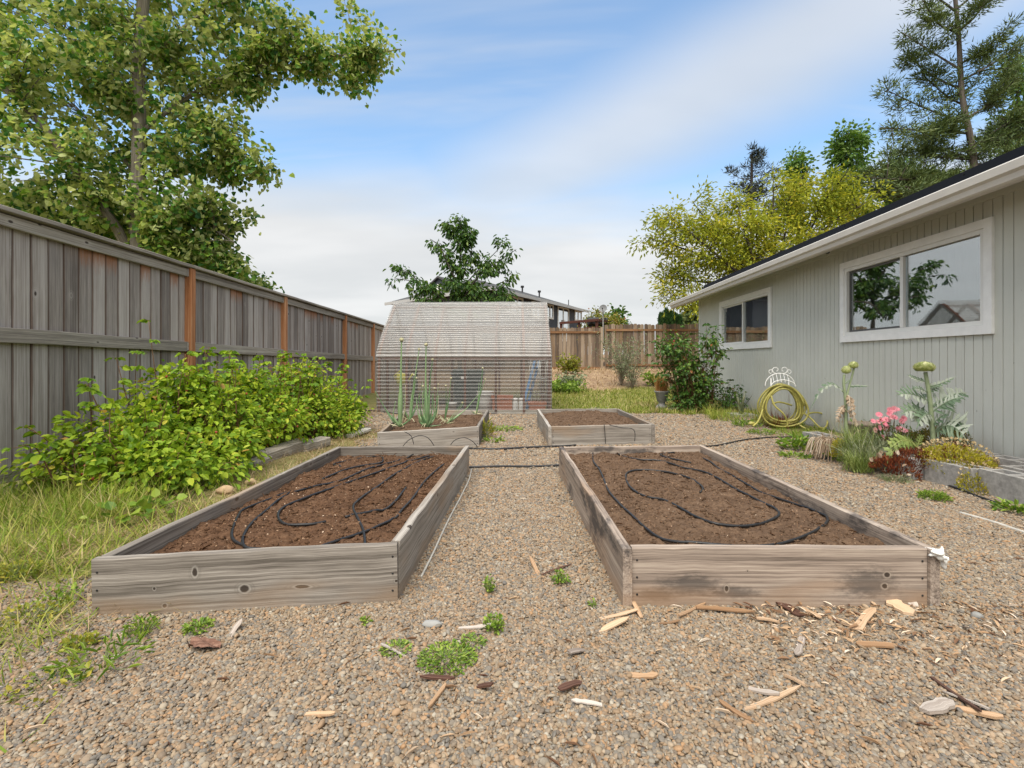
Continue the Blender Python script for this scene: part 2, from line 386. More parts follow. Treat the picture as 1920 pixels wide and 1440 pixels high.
M_bin = simple('dark_green_plastic', (.022,.042,.038), .45, .4, .1, 8, .05)
M_blue = simple('blue_plastic', (.06,.20,.42), .45, .4, .1, 8, .05)
M_yellow = simple('yellow_plastic', (.62,.58,.07), .5, .4, .1, 8, .05)
M_steel = simple('galvanised_wire', (.50,.50,.48), .4, .5, .1, 40, .05, .6)
M_hose = simple('olive_yellow_hose', (.34,.31,.085), .45, .35, .25, 30, .1)
M_urn = simple('grey_stone_urn', (.27,.265,.25), .85, .2, .25, 24, .4)
M_wicker = simple('grey_wicker', (.19,.155,.125), .85, .2, .35, 90, .6)
M_stone = simple('tan_stone', (.38,.27,.16), .85, .2, .25, 18, .4)
M_grey_stone = simple('grey_stone', (.27,.27,.26), .85, .2, .2, 18, .4)
M_web = simple('white_plastic_rag', (.70,.70,.67), .5, .3, .1, 60, .5)

# painted grooved siding
def paint(name, col, var=.05):
    t = NT(name); c = t.n('ShaderNodeTexCoord').outputs['Object']
    big = t.noise(c, 1.7, 4, .6); fi = t.noise(t.mapv(c, (60, 60, 9)), 1, 4, .7); spk = t.noise(t.mapv(c, (30, 30, 14)), 1, 2)
    co = t.ramp(big, [(.3, tuple(x*(1-var) for x in col)), (.7, tuple(x*(1+var) for x in col))])
    co = t.mix(t.math('MULTIPLY', t.mr(spk, .74, .80), .5), co, (.12,.11,.10))
    sz = t.n('ShaderNodeSeparateXYZ'); t.l(c, sz.inputs[0]); dn = t.noise(t.mapv(c, (3, 3, 1.2)), 1.5, 5, .7)
    co = t.mix(t.math('MULTIPLY', t.mr(t.math('ADD', sz.outputs[2], t.math('MULTIPLY', dn, .5)), .62, .25), .45), co, (.22,.19,.15))
    co = t.mix(t.math('MULTIPLY', t.mr(t.noise(t.mapv(c, (14, 14, .8)), 1, 4, .6), .58, .78), .18), co, (.24,.22,.18))
    return t.done(t.bsdf(co, .68, .25, t.bump(fi, .22, .004)))
M_siding = paint('grey_green_siding', (.55,.56,.515))
M_darkpaint = paint('slate_blue_siding', (.052,.062,.078))
def shingle():
    t = NT('asphalt_shingle'); c = t.n('ShaderNodeTexCoord').outputs['Object']
    n = t.noise(c, 160, 3); b = t.n('ShaderNodeTexBrick'); t.l(t.mapv(c, (1, 1, 1)), b.inputs['Vector']); b.inputs['Scale'].default_value = 3.2
    b.inputs['Color1'].default_value = (.055,.055,.058,1); b.inputs['Color2'].default_value = (.085,.083,.082,1); b.inputs['Mortar'].default_value = (.025,.025,.025,1)
    b.inputs['Mortar Size'].default_value = .012
    co = t.mix(.35, b.outputs[0], t.ramp(n, [(.3,(.03,.03,.03)), (.7,(.14,.14,.14))]))
    return t.done(t.bsdf(co, .9, .2, t.bump(n, .4, .004)))
M_shingle = shingle()
def glass(name, refl=.45, tint=(.75,.8,.8)):
    t = NT(name); g = t.n('ShaderNodeBsdfGlossy'); g.inputs['Roughness'].default_value = .015; g.inputs[0].default_value = (.92,.94,.95,1)
    c = t.n('ShaderNodeTexCoord').outputs['Object']
    t.l(t.bump(t.noise(c, 2.2, 2), .05, .01), g.inputs['Normal'])
    tr = t.n('ShaderNodeBsdfTransparent'); tr.inputs[0].default_value = (*tint, 1)
    fr = t.n('ShaderNodeLayerWeight'); fr.inputs[0].default_value = .5
    k = t.math('ADD', t.math('MULTIPLY', fr.outputs['Fresnel'], .55), refl, clamp=True)
    m = t.n('ShaderNodeMixShader'); t.l(k, m.inputs[0]); t.l(tr.outputs[0], m.inputs[1]); t.l(g.outputs[0], m.inputs[2])
    return t.done(m.outputs[0])
M_glass = glass('window_glass', .25)
def polycarb(name, milk, glossk, mc=(.72,.71,.69)):
    t = NT(name); c = t.n('ShaderNodeTexCoord').outputs['Object']
    tr = t.n('ShaderNodeBsdfTransparent'); tr.inputs[0].default_value = (.93,.93,.92,1)
    g = t.n('ShaderNodeBsdfGlossy'); g.inputs['Roughness'].default_value = .28; g.inputs[0].default_value = (.95,.95,.95,1)
    df = t.n('ShaderNodeBsdfDiffuse'); tl = t.n('ShaderNodeBsdfTranslucent')
    n = t.noise(t.mapv(c, (1.2, 3, 3)), 1.5, 5, .7)
    dirt = t.mr(n, .60, .74)
    dc = t.mix(dirt, mc, (.20,.17,.12))
    t.l(dc, df.inputs[0]); t.l(dc, tl.inputs[0])
    m0 = t.n('ShaderNodeMixShader'); m0.inputs[0].default_value = .5; t.l(df.outputs[0], m0.inputs[1]); t.l(tl.outputs[0], m0.inputs[2])
    m1 = t.n('ShaderNodeMixShader'); t.l(t.math('ADD', t.math('MULTIPLY', dirt, .18), milk, clamp=True), m1.inputs[0]); t.l(tr.outputs[0], m1.inputs[1]); t.l(m0.outputs[0], m1.inputs[2])
    fr = t.n('ShaderNodeLayerWeight'); fr.inputs[0].default_value = .18
    m2 = t.n('ShaderNodeMixShader'); t.l(t.math('ADD', t.math('MULTIPLY', fr.outputs['Fresnel'], .45), glossk, clamp=True), m2.inputs[0]); t.l(m1.outputs[0], m2.inputs[1]); t.l(g.outputs[0], m2.inputs[2])
    return t.done(m2.outputs[0])
M_poly_low = polycarb('clear_corrugated_sheet', .27, .02, (.46,.45,.43))
M_poly_back = polycarb('dark_brown_corrugated_sheet', .62, .0, (.20,.18,.14))  # rear wall sheet, milkier and darker brown than the others
M_poly_up = polycarb('hazy_corrugated_sheet', .40, .06, (.66,.645,.62))

# ---------------------------------------------------------------- terrain
def bedline(y): return -1.72
def terr(x, y):
    """height of the ground: flat yard, a bank rising to the back fence"""
    k = float(sstep(9.6, 20.5, y))*.56
    k += .16*float(sstep(14.2, 16.5, y))*float(sstep(20.5, 18.0, y))
    k += float(sstep(21, 40, y))*.9
    n = mn.noise(Vector((x*.9, y*.9, .3)))*.012+mn.noise(Vector((x*2.7, y*2.7, 5)))*.006
    near = float(sstep(9.2, 10.5, y)); n *= (1+3*near)
    if x < -1.9: n += .03*float(sstep(-1.9, -2.6, x))
    return k+n
def zone(x, y):
    """0 gravel .. 1 turf and earth"""
    e = mn.noise(Vector((x*1.5, y*1.5, 9)))*.28+mn.noise(Vector((x*5, y*5, 2)))*.10
    z = 0.0
    lx = -1.72 if y > 2.35 else -1.72-(2.35-y)*2.6            # turf along the fence
    if y < 7.2: z = max(z, float(sstep(.18, -.32, x-lx+e)))
    else: z = max(z, float(sstep(.2, -.3, x+2.9+e)))
    z = max(z, float(sstep(-.25, .30, (y-9.35)+e+.15*(x-2)*(1 if x > 2 else 0)))*float(sstep(.3, .9, x)))
    z = max(z, float(sstep(-.3, .3, y-12.2)))
    wx = 4.05+.04*y-.75*float(sstep(5.2, 6.3, y))*float(sstep(9.5, 7.2, y))
    z = max(z, float(sstep(-.12, .25, x-wx+e*.7))*float(sstep(5.0, 6.2, y)))
    return z
def dry(x, y):
    """1 where the bank is bare straw and earth, 0 where the grass is green"""
    return float(sstep(12.6, 14.6, y+mn.noise(Vector((x*.7, y*.7, 4)))*1.6))
xs = np.concatenate([np.linspace(-400, -16, 10), np.linspace(-14, -5.2, 14), np.arange(-5, 6.0, .085), np.linspace(6.2, 16, 16), np.linspace(20, 400, 10)])
ys = np.concatenate([np.linspace(-60, -3, 6), np.arange(-1, 12.5, .085), np.linspace(12.6, 22, 60), np.linspace(23, 44, 12), np.linspace(60, 900, 8)])
gm = MB(); V = []; A = []
for y in ys:
    for x in xs:
        V.append((x, y, terr(x, y))); A.append(zone(x, y) if abs(x) < 20 and -4 < y < 24 else 1.0)
nx = len(xs); idx = np.arange(len(V)).reshape(len(ys), nx)
fa = np.stack([idx[:-1, :-1], idx[:-1, 1:], idx[1:, 1:], idx[1:, :-1]], -1).reshape(-1, 4)
D_ = [(dry(v[0], v[1]), 0, 0) for v in V]
gm.add(V, fa, np.array(D_), np.array(A))
def ground_mat():
    t = NT('yard_ground'); c = t.n('ShaderNodeTexCoord').outputs['Object']; zo = t.attr('rnd')
    sp = t.n('ShaderNodeSeparateXYZ'); t.l(t.attr('gc', 'Vector'), sp.inputs[0]); dr = sp.outputs[0]
    v1 = t.vor(c, 105); v2 = t.vor(c, 150)
    sep = t.n('ShaderNodeSeparateColor'); t.l(v1.outputs['Color'], sep.inputs[0])
    peb = t.ramp(sep.outputs[0], PEB)
    peb = t.mix(t.math('MULTIPLY', t.mr(v1.outputs['Distance'], .45, .75), .5), peb, (.09,.07,.052))
    peb = t.mix(t.math('MULTIPLY', t.mr(t.noise(c, 1.6, 4), .5, .75), .3), peb, (.22,.16,.11))
    turf = t.ramp(t.noise(c, 9, 6, .7), [(.3,(.10,.082,.045)), (.5,(.17,.15,.06)), (.7,(.24,.20,.11))])
    turf2 = t.ramp(t.noise(c, 2.5, 5, .65), [(.35,(.13,.15,.035)), (.6,(.23,.22,.07)), (.8,(.34,.26,.14))])
    turf = t.mix(.55, turf, turf2)
    straw = t.ramp(t.noise(c, 7, 7, .75), [(.3,(.15,.09,.055)), (.5,(.28,.19,.115)), (.72,(.42,.31,.19))])
    turf = t.mix(dr, turf, straw)
    col = t.mix(t.mr(t.math('ADD', zo, t.math('MULTIPLY', t.math('SUBTRACT', t.noise(c, 22, 4), .5), .5)), .35, .65), peb, turf)
    h = t.math('MULTIPLY', v1.outputs['Distance'], -1.0)
    h2 = t.noise(c, 40, 5, .7)
    b = t.bump(h, .8, .008); b = t.bump(h2, .3, .01, b)
    return t.done(t.bsdf(col, .85, .2, b))
PEB = [(.0,(0.157,0.102,0.057)), (.14,(0.243,0.162,0.091)), (.26,(0.104,0.083,0.064)), (.40,(0.286,0.219,0.140)), (.52,(0.093,0.094,0.092)), (.62,(0.207,0.178,0.136)), (.74,(0.314,0.174,0.076)), (.84,(0.322,0.279,0.212)), (.92,(0.060,0.061,0.061)), (1.,(0.372,0.339,0.273))]
kind(gm.build('ground', ground_mat(), smooth=True), 'structure')
# ---------------------------------------------------------------- raised beds
def bedquad(fl, fr, rl, rr, ztop=.235):
    return [np.array(G(*p, ztop)) for p in (fl, fr, rr, rl)]
BEDS = []
def raised_bed(label, q, hb, hf, mat, front_over, tk=.038, tilt=(0, 0, 0, 0), mfront=None):
    """q: outer top corners front-left, front-right, rear-right, rear-left; hb plank height; front_over: the end plank covers the side planks' ends"""
    q = [np.array(p)+np.array([0, 0, t]) for p, t in zip(q, tilt)]
    c = sum(q)/4
    root = thing('raised_bed', label, 'raised bed', (c[0], c[1], 0), 'wooden raised beds in the gravel')
    dn = np.array([0, 0, -1.0])
    def plank(name, a, b, inward, m, off=None):
        d = (b-a)/np.linalg.norm(b-a); i = inward-d*inward.dot(d); i[2] = 0; i /= np.linalg.norm(i)
        a2 = a+i*tk/2+dn*hb/2; b2 = b+i*tk/2+dn*hb/2
        mb = MB(); mb.beam(a2, b2, (0, 0, 1), hb, tk, seg=14, ch=.004, jit=.0012, off=off); mb.build(name, m, root)
    dl = (q[3]-q[0]); dl /= np.linalg.norm(dl); dr = (q[2]-q[1]); dr /= np.linalg.norm(dr); df = (q[1]-q[0]); df /= np.linalg.norm(df)
    g = .002
    if front_over:
        plank('end_plank', q[0], q[1], dl, mfront or mat, (0, 0, 0) if mfront else None)
        plank('side_plank', q[0]+dl*(tk+g), q[3], df, mat); plank('side_plank', q[1]+dr*(tk+g), q[2], -df, mat)
    else:
        plank('side_plank', q[0], q[3], df, mat); plank('side_plank', q[1], q[2], -df, mat)
        plank('end_plank', q[0]+df*(tk+g)+dl*.012, q[1]-df*(tk+g)+dr*.012, dl, mfront or mat, (0, 0, 0) if mfront else None)
    plank('end_plank', q[3]+df*(tk+g)-dl*.0, q[2]-df*(tk+g), -dl, mat)
    inn = [q[0]+(df+dl)*(tk+.004), q[1]+(-df+dr)*(tk+.004), q[2]+(-df-dr)*(tk+.004), q[3]+(df-dl)*(tk+.004)]
    BEDS.append(q)
    for cq, e in ((q[0], df), (q[1], -df)):
        for zz in (.05, .12, .19):
            p = cq+e*(tk*.5 if front_over else tk+.022)-dl*(.001 if front_over else -.0105)+dn*zz; sb = MB(); sb.blob(p, (.0045, .002, .0045), None, 0, 8, 5); sb.build('screw', M_black, root)
    return root, inn
def soil_mat(name, base, lite):
    t = NT(name); c = t.n('ShaderNodeTexCoord').outputs['Object']; r = t.attr('rnd')
    n = t.noise(c, 55, 7, .75); n2 = t.noise(c, 8, 4, .6); sp = t.noise(c, 210, 2, .5)
    x = t.math('ADD', t.math('MULTIPLY', n, .7), t.math('MULTIPLY', n2, .3))
    col = t.ramp(x, [(.3, tuple(k*.45 for k in base)), (.5, base), (.7, lite)])
    col = t.mix(t.math('MULTIPLY', t.mr(sp, .70, .76), .75), col, (.36,.24,.15))
    return t.done(t.bsdf(col, .95, .1, t.bump(n, .7, .012)))
M_soil = soil_mat('dark_brown_soil', (.095,.052,.030), (.19,.112,.066))
M_soil2 = soil_mat('brown_soil', (.105,.066,.042), (.20,.132,.085))
M_mulch = foliage('soil_chips', [(0,(.05,.027,.016)), (.6,(.12,.065,.036)), (.85,(.22,.13,.075)), (.96,(.38,.26,.17)), (1,(.56,.44,.33))], 0.0, .9, spec=.1)
def soil_fn(inn, zc, crown, seed):
    def f(s, t):
        p = (inn[0]*(1-s)+inn[1]*s)*(1-t)+(inn[3]*(1-s)+inn[2]*s)*t
        e = min(s, 1-s, )*2; e2 = min(t, 1-t)*2
        z = zc+crown*(float(sstep(0, .55, e))*float(sstep(-.15, .4, e2)))
        v = Vector((p[0], p[1], seed))
        z += .020*mn.noise(v*3.2)+.015*mn.noise(v*9)+.012*mn.noise(v*22)+.007*mn.noise(v*55)
        return np.array([p[0], p[1], z])
    return f
def make_soil(label, inn, zc, crown, ns, nt, mat, nchips, seed):
    f = soil_fn(inn, zc, crown, seed); mb = MB()
    V = np.array([f(i/ns, j/nt) for j in range(nt+1) for i in range(ns+1)])
    idx = np.arange(len(V)).reshape(nt+1, ns+1)
    mb.add(V, np.stack([idx[:-1, :-1], idx[:-1, 1:], idx[1:, 1:], idx[1:, :-1]], -1).reshape(-1, 4))
    Pn = []
    for k in range(nchips):
        Pn.append(f(U(.005, .995), U(.003, .997))+np.array([0, 0, .002]))
    Pn = np.array(Pn); n = len(Pn); D = RNG.normal(size=(n, 3)); D[:, 2] *= .4
    mb.leaves(Pn, D, np.tile([0, 0, 1.0], (n, 1))+RNG.normal(size=(n, 3))*.5, RNG.uniform(.003, .011, n), .7, 'leaf', None, 1)
    m = n//10
    mb.leaves(Pn[:m]+[0, 0, .003], D[:m]*[1, 1, .5], np.tile([0, 0, 1.0], (m, 1)), RNG.uniform(.015, .05, m), .045, 'leaf', RNG.uniform(.7, .97, m), 1)
    for k in range(nchips//6):                                # clods
        p = f(U(.02, .98), U(.01, .99)); r = U(.004, .013)*(1.5 if random.random() < .08 else 1)
        mb.blob(p, (r, r*U(.7, 1.2), r*.7), U(0, .5), 0, 6, 4, .5)
    kind(mb.build('soil', [mat, M_mulch], smooth=True), 'stuff', label)
    return f
q1 = bedquad((172, 1044), (745, 1023), (632, 837.5), (880, 835.5))
r1, i1 = raised_bed('grey plank raised bed beside the raspberry bushes with several black drip lines on its soil', q1, .25, .25, M_bed, True, tilt=(-.012, .006, 0, 0), mfront=M_bedA)
f1 = make_soil('dark brown soil filling the bed beside the raspberry bushes', i1, .155, .055, 120, 230, M_soil, 9000, 3.0)
q2 = bedquad((1168, 1029), (1762, 1031), (1048, 837.5), (1318, 834.5))
r2, i2 = raised_bed('raised bed with soot stained front plank and a white rag on its corner', q2, .25, .25, M_bed2, False, mfront=M_bedB)
f2 = make_soil('brown soil filling the near bed with the soot stained front plank', i2, .165, .045, 120, 230, M_soil2, 6500, 8.0)
q3 = bedquad((708, 808), (898, 800), (757, 769.5), (917, 768))
r3, i3 = raised_bed('far raised bed planted with tall onions, in front of the greenhouse', q3, .25, .25, M_bed, True, tilt=(-.02, 0, 0, 0))
f3 = make_soil('crumbly soil in the bed of onions', i3, .155, .03, 70, 110, M_soil2, 2500, 13.0)
q4 = bedquad((1028, 800), (1228, 796), (1007, 767), (1160, 766))
r4, i4 = raised_bed('far raised bed of bare dug soil with thin irrigation tubes over its front plank', q4, .25, .25, M_bed, False)
f4 = make_soil('bare dug soil in the far bed without plants', i4, .17, .055, 70, 110, M_soil2, 2200, 21.0)

# ---------------------------------------------------------------- drip lines
def smooth_path(pts, k=6):
    pts = [np.array(p, float) for p in pts]; out = []
    for i in range(len(pts)-1):
        p0, p1, p2, p3 = pts[max(i-1, 0)], pts[i], pts[i+1], pts[min(i+2, len(pts)-1)]
        for j in range(k):
            t = j/k; out.append(.5*((2*p1)+(-p0+p2)*t+(2*p0-5*p1+4*p2-p3)*t*t+(-p0+3*p1-3*p2+p3)*t**3))
    return out+[pts[-1]]
def soil_z(f, inn, p):
    # invert the bilinear map with a few Newton steps
    s, t = .5, .5
    for _ in range(8):
        q = (inn[0]*(1-s)+inn[1]*s)*(1-t)+(inn[3]*(1-s)+inn[2]*s)*t
        ds = (inn[1]-inn[0])*(1-t)+(inn[2]-inn[3])*t; dt = (inn[3]-inn[0])*(1-s)+(inn[2]-inn[1])*s
        A = np.array([[ds[0], dt[0]], [ds[1], dt[1]]]); b = np.array([p[0]-q[0], p[1]-q[1]])
        d = np.linalg.solve(A, b); s += d[0]; t += d[1]
    s = min(max(s, .015), .985); t = min(max(t, .008), .992)
    return f(s, t)
def drip(name, label, pix, off, sc, f, inn, z0, rad=.0068, group='black drip lines on the soil'):
    pts = smooth_path(pix, 7); W = []
    for p in pts:
        g = G(off[0]+p[0]/sc, off[1]+p[1]/sc, z0); s_ = soil_z(f, inn, g)
        W.append(np.array([s_[0], s_[1], s_[2]+rad*.8]))
    zs = np.array([w_[2] for w_ in W]); k = np.ones(15)/15
    zs2 = np.convolve(np.pad(zs, 7, 'edge'), k, 'valid'); zs = np.maximum(zs2+.001, zs-.009)
    for w_, z in zip(W, zs): w_[2] = z
    mb = MB(); mb.tube(W, rad, 7); tag(mb.build(name, M_black, smooth=True), label, 'drip line', group)
o6, s6 = (1030, 810), 2.56
drip('drip_line', 'black drip line sweeping round the whole margin of the soot stained bed', [(208,92),(212,140),(240,175),(262,225),(285,280),(345,345),(400,395),(470,455),(540,495),(620,518),(700,530),(800,540),(900,542),(1020,540),(1130,525),(1240,490),(1310,450),(1335,415),(1330,385),(1290,355),(1200,325),(1100,295),(1020,270),(960,237),(880,195),(820,165),(770,130),(720,112)], o6, s6, f2, i2, .20)
drip('drip_line', 'black drip line coiled into an inner loop in the middle of the soot stained bed', [(320,85),(335,100),(380,130),(440,150),(520,155),(580,165),(640,180),(740,200),(800,225),(880,270),(960,310),(1040,350),(1090,380),(1103,405),(1080,425),(1020,450),(940,465),(850,468),(780,462),(700,430),(620,380),(550,345),(470,328),(410,295),(375,255),(368,215),(390,193),(450,188),(540,195),(620,210),(690,235),(730,262),(738,285),(725,308)], o6, s6, f2, i2, .20)
drip('drip_line', 'short hooked black drip line near the back plank of the soot stained bed', [(600,95),(550,105),(535,118),(560,135),(620,150),(680,160)], o6, s6, f2, i2, .20)
o5, s5 = (0, 560), 2.595
drip('drip_line', 'black drip line hooked round beside the long plank facing the raspberries', [(1415,940),(1330,965),(1190,1015),(1160,1050),(1130,1130),(1135,1170),(1190,1192)], o5, s5, f1, i1, .20)
drip('drip_line', 'black drip line running back from the hairpin end beside the raspberry bed front plank', [(1270,1204),(1200,1200),(1180,1180),(1190,1150),(1230,1100),(1310,1030),(1350,1000),(1420,965),(1560,925),(1660,900),(1780,840),(1860,815),(1960,780),(2010,745)], o5, s5, f1, i1, .20)
drip('drip_line', 'drip line ending in a tight bend at the middle of the raspberry side bed', [(1585,1100),(1500,1115),(1400,1115),(1360,1095),(1355,1060),(1390,1025),(1480,990),(1620,940),(1760,885),(1900,830),(2010,790),(2090,760)], o5, s5, f1, i1, .20)
drip('drip_line', 'drip line with an S bend ending at the raspberry side bed front plank', [(1765,1190),(1775,1160),(1765,1120),(1740,1085),(1720,1050),(1725,1010),(1770,965),(1850,910),(1920,860),(2030,800),(2110,765)], o5, s5, f1, i1, .20)
drip('drip_line', 'black drip line curving along the aisle side of the raspberry side bed', [(1550,1195),(1650,1165),(1750,1135),(1850,1095),(1920,1060),(1960,1005),(2010,950),(2060,880),(2110,830),(2160,790)], o5, s5, f1, i1, .20)
drip('drip_line', 'short half buried drip line between longer ones in the raspberry side bed', [(1680,1080),(1820,1045),(1870,1030),(1920,985),(1975,915)], o5, s5, f1, i1, .20)
drip('drip_line', 'black drip line looped in the back corner of the raspberry side bed', [(1570,890),(1680,840),(1780,815),(1850,805),(1865,785),(1840,768),(1760,766),(1640,785),(1625,800),(1660,820)], o5, s5, f1, i1, .20)
# hoses lying on the gravel
def ground_hose(name, label, cat, pix, rad, mat, k=6, group=None, lift=0.0):
    W = []
    for p in smooth_path([np.array(p, float) for p in pix], k):
        g = G(*p, .0); W.append((g.x, g.y, terr(g.x, g.y)+rad+.006+lift))
    mb = MB(); mb.tube(W, rad, 8); return tag(mb.build(name, mat, smooth=True), label, cat, group)
ground_hose('irrigation_pipe', 'thick black pipe crossing the gravel aisle between the far beds and near beds', 'pipe', [(840,838),(880,843),(930,845),(990,842),(1050,840),(1080,838)], .012, M_black)
ground_hose('irrigation_pipe', 'black pipe crossing the gravel aisle between the two near beds', 'pipe', [(862,880),(895,879),(960,877),(1012,876),(1050,875),(1075,874)], .011, M_black)
ground_hose('irrigation_pipe', 'black pipe running from the corner of the soot stained bed to the concrete blocks', 'pipe', [(1300,842),(1345,838),(1385,830),(1430,824),(1480,822),(1515,822)], .011, M_black)
ground_hose('irrigation_pipe', 'black pipe along the foot of the concrete blocks', 'pipe', [(1690,870),(1740,900),(1770,911),(1810,926),(1860,944),(1920,964),(2000,990)], .008, M_black)
ground_hose('irrigation_pipe', 'black pipe along the base of the greenhouse', 'pipe', [(640,768),(690,775),(760,779),(850,778),(940,777),(1010,774)], .014, M_black)
ground_hose('edging_strip', 'thin white strip lying along the aisle side of the raspberry side bed', 'strip', [(884,882),(878,905),(858,945),(840,980),(815,1035),(800,1065),(790,1085)], .0055, M_strip)
ground_hose('edging_strip', 'thin pale strip lying on the gravel below the concrete blocks', 'strip', [(1800,964),(1860,981),(1920,1000),(1990,1020)], .010, M_strip, lift=-.010)
# thin tubes draped over the front planks of the far beds
def draped(label, pix, Y, side=-1):
    W = [np.array(P(u, v, Y)) for u, v in smooth_path([np.array((640+a/3, 380+b/3)) for a, b in pix], 5)]
    mb = MB(); mb.tube(W, .0042, 6); tag(mb.build('irrigation_tube', M_black, smooth=True), label, 'tube', 'thin tubes over the far bed planks')
yf3 = (q3[0][1]+q3[1][1])/2-.035; yf4 = (q4[0][1]+q4[1][1])/2-.012
draped('thin black tube arching over the middle of the onion bed front plank', [(345,1372),(380,1335),(440,1310),(490,1325),(525,1372)], q3[0][1]-.012)
draped('thin black tube arching at the aisle end of the onion bed front plank', [(615,1362),(640,1335),(690,1322),(735,1340),(768,1376)], yf3)
draped('thin black tube hanging from the onion plants down the front plank', [(355,1288),(392,1312),(408,1360)], q3[0][1]-.012)
draped('thin black tube bent flat across the front of the bare soil bed', [(1182,1300),(1225,1288),(1255,1262)], yf4)
draped('thin black tube curling down the bare soil bed beside the bent one', [(1278,1246),(1318,1292),(1326,1356)], yf4)
draped('thin black tube hanging straight down the middle of the bare soil bed', [(1478,1246),(1483,1300),(1486,1356)], yf4)
draped('thin black tube bent down the knotty end of the bare soil bed', [(1508,1250),(1570,1265),(1630,1270),(1651,1292),(1650,1342)], yf4)
# rag on the corner
c_ = q2[1]; mb = MB()
mb.blob(c_+np.array([-.012, .0, -.012]), (.026, .026, .016), None, 0, 22, 16, 1.1)
mb.blob(c_+np.array([.008, -.004, -.03]), (.012, .018, .030), None, 0, 18, 12, 1.1)
tag(mb.build('plastic_rag', M_web, smooth=True), 'crumpled white plastic rag wrapped on the corner of the soot stained bed', 'rag')
# ---------------------------------------------------------------- fence along the yard
def fx(y): return -3.88+.0161*y
def ftop(y): return 2.205-.0150*y
PY = [-1.45, .95, 3.40, 5.84, 8.17, 11.0, 13.1, 15.5, 17.9, 20.3]
fdir = nrm(np.array([.0161, 1, 0])); fn = np.array([fdir[1], -fdir[0], 0])       # fn points into the yard
def fp(y, n, z): return np.array([fx(y), y, 0])+fn*n+np.array([0, 0, z])
fr = thing('board_fence', 'tall weathered grey board fence with orange brown posts and flat cap behind the raspberries', 'fence', (fx(6), 6, 0))
for i in range(len(PY)-1):
    y0, y1 = PY[i]+.045, PY[i+1]-.045
    mb = MB(); n = max(1, round((PY[i+1]-PY[i])/.143)); wd = (PY[i+1]-PY[i])/n
    for k in range(n):
        ya = PY[i]+k*wd+.0018+U(0, .0015); yb = PY[i]+(k+1)*wd-.0018-U(0, .0015); ym = (ya+yb)/2
        zt = ftop(ym)-.05; zb = .07-.012*U(0, 1)+terr(fx(ym)+.3, ym)*.6; L = zt-zb; dpt = -.030-U(0, .003)-(.004 if k % 2 else 0)
        prof = [(ya, -.009), (ya+.002, -.012+.004), (yb-.002, -.008), (yb, -.009)]
        seg = 6; V = []; g = []; o = np.array([0, 0, U(0, 40)]); bow = random.gauss(0, .0025)
        for q in range(seg+1):
            z = zt-L*q/seg; bb = bow*math.sin(math.pi*q/seg)
            for (yy, nn_) in ((ya, 0), (ya+.004, .006), (yb-.004, .006), (yb, 0), (yb, -.012), (ya, -.012)):
                V.append(fp(yy, dpt+nn_+bb, z)); g.append((L*q/seg, yy-ya, nn_))
        fs = [(q*6+j, q*6+(j+1)%6, (q+1)*6+(j+1)%6, (q+1)*6+j) for q in range(seg) for j in range(6)]
        fs += [(5,4,3,2,1,0), tuple(seg*6+j for j in range(6))]
        mb.add(V, fs, np.array(g)+o)
        if k: mb.beam(fp(yb_last, -.062, zb+.02), fp(yb_last, -.062, zt-.01), fdir, .07, .016, ch=.002)  # battens added behind the seams to block light between the boards
        yb_last = yb+.0018
    mb.build('board_panel', M_fence, fr)
    for zo, hh, th in ((-.094, .092, .04), (-.955, .115, .042), (-2.02, .10, .042)):
        mb = MB(); za, zb_ = ftop(y0)+zo, ftop(y1)+zo
        za, zb_ = za-.002, zb_-.002
        mb.beam(fp(y0+.003, .0, za), fp(y1-.003, .0, zb_), (0, 0, 1), hh, th, seg=10, jit=.0012); mb.build('rail', M_rail, fr)
    mb = MB(); mb.beam(fp(PY[i]+.002, -.005, ftop(PY[i])-.019), fp(PY[i+1]-.002, -.005, ftop(PY[i+1])-.019), fn, .145, .036, seg=10, jit=.0012, ch=.005); mb.build('cap_board', M_rail, fr)
for y in PY:
    mb = MB(); mb.beam(fp(y, .004, -.1), fp(y, .004, ftop(y)-.041), fn, .088, .086, seg=8, jit=.001, ch=.006); mb.build('post', M_post, fr)
# metal brackets on the rails by the posts
for y in PY[3:7]:
    for zo in (-.094, -.955):
        for sgn in (-1, 1):
            mb = MB(); mb.box(fp(y+sgn*.058, .0235, ftop(y)+zo), (.004, .026, .085)); mb.build('bracket', M_steel, fr)

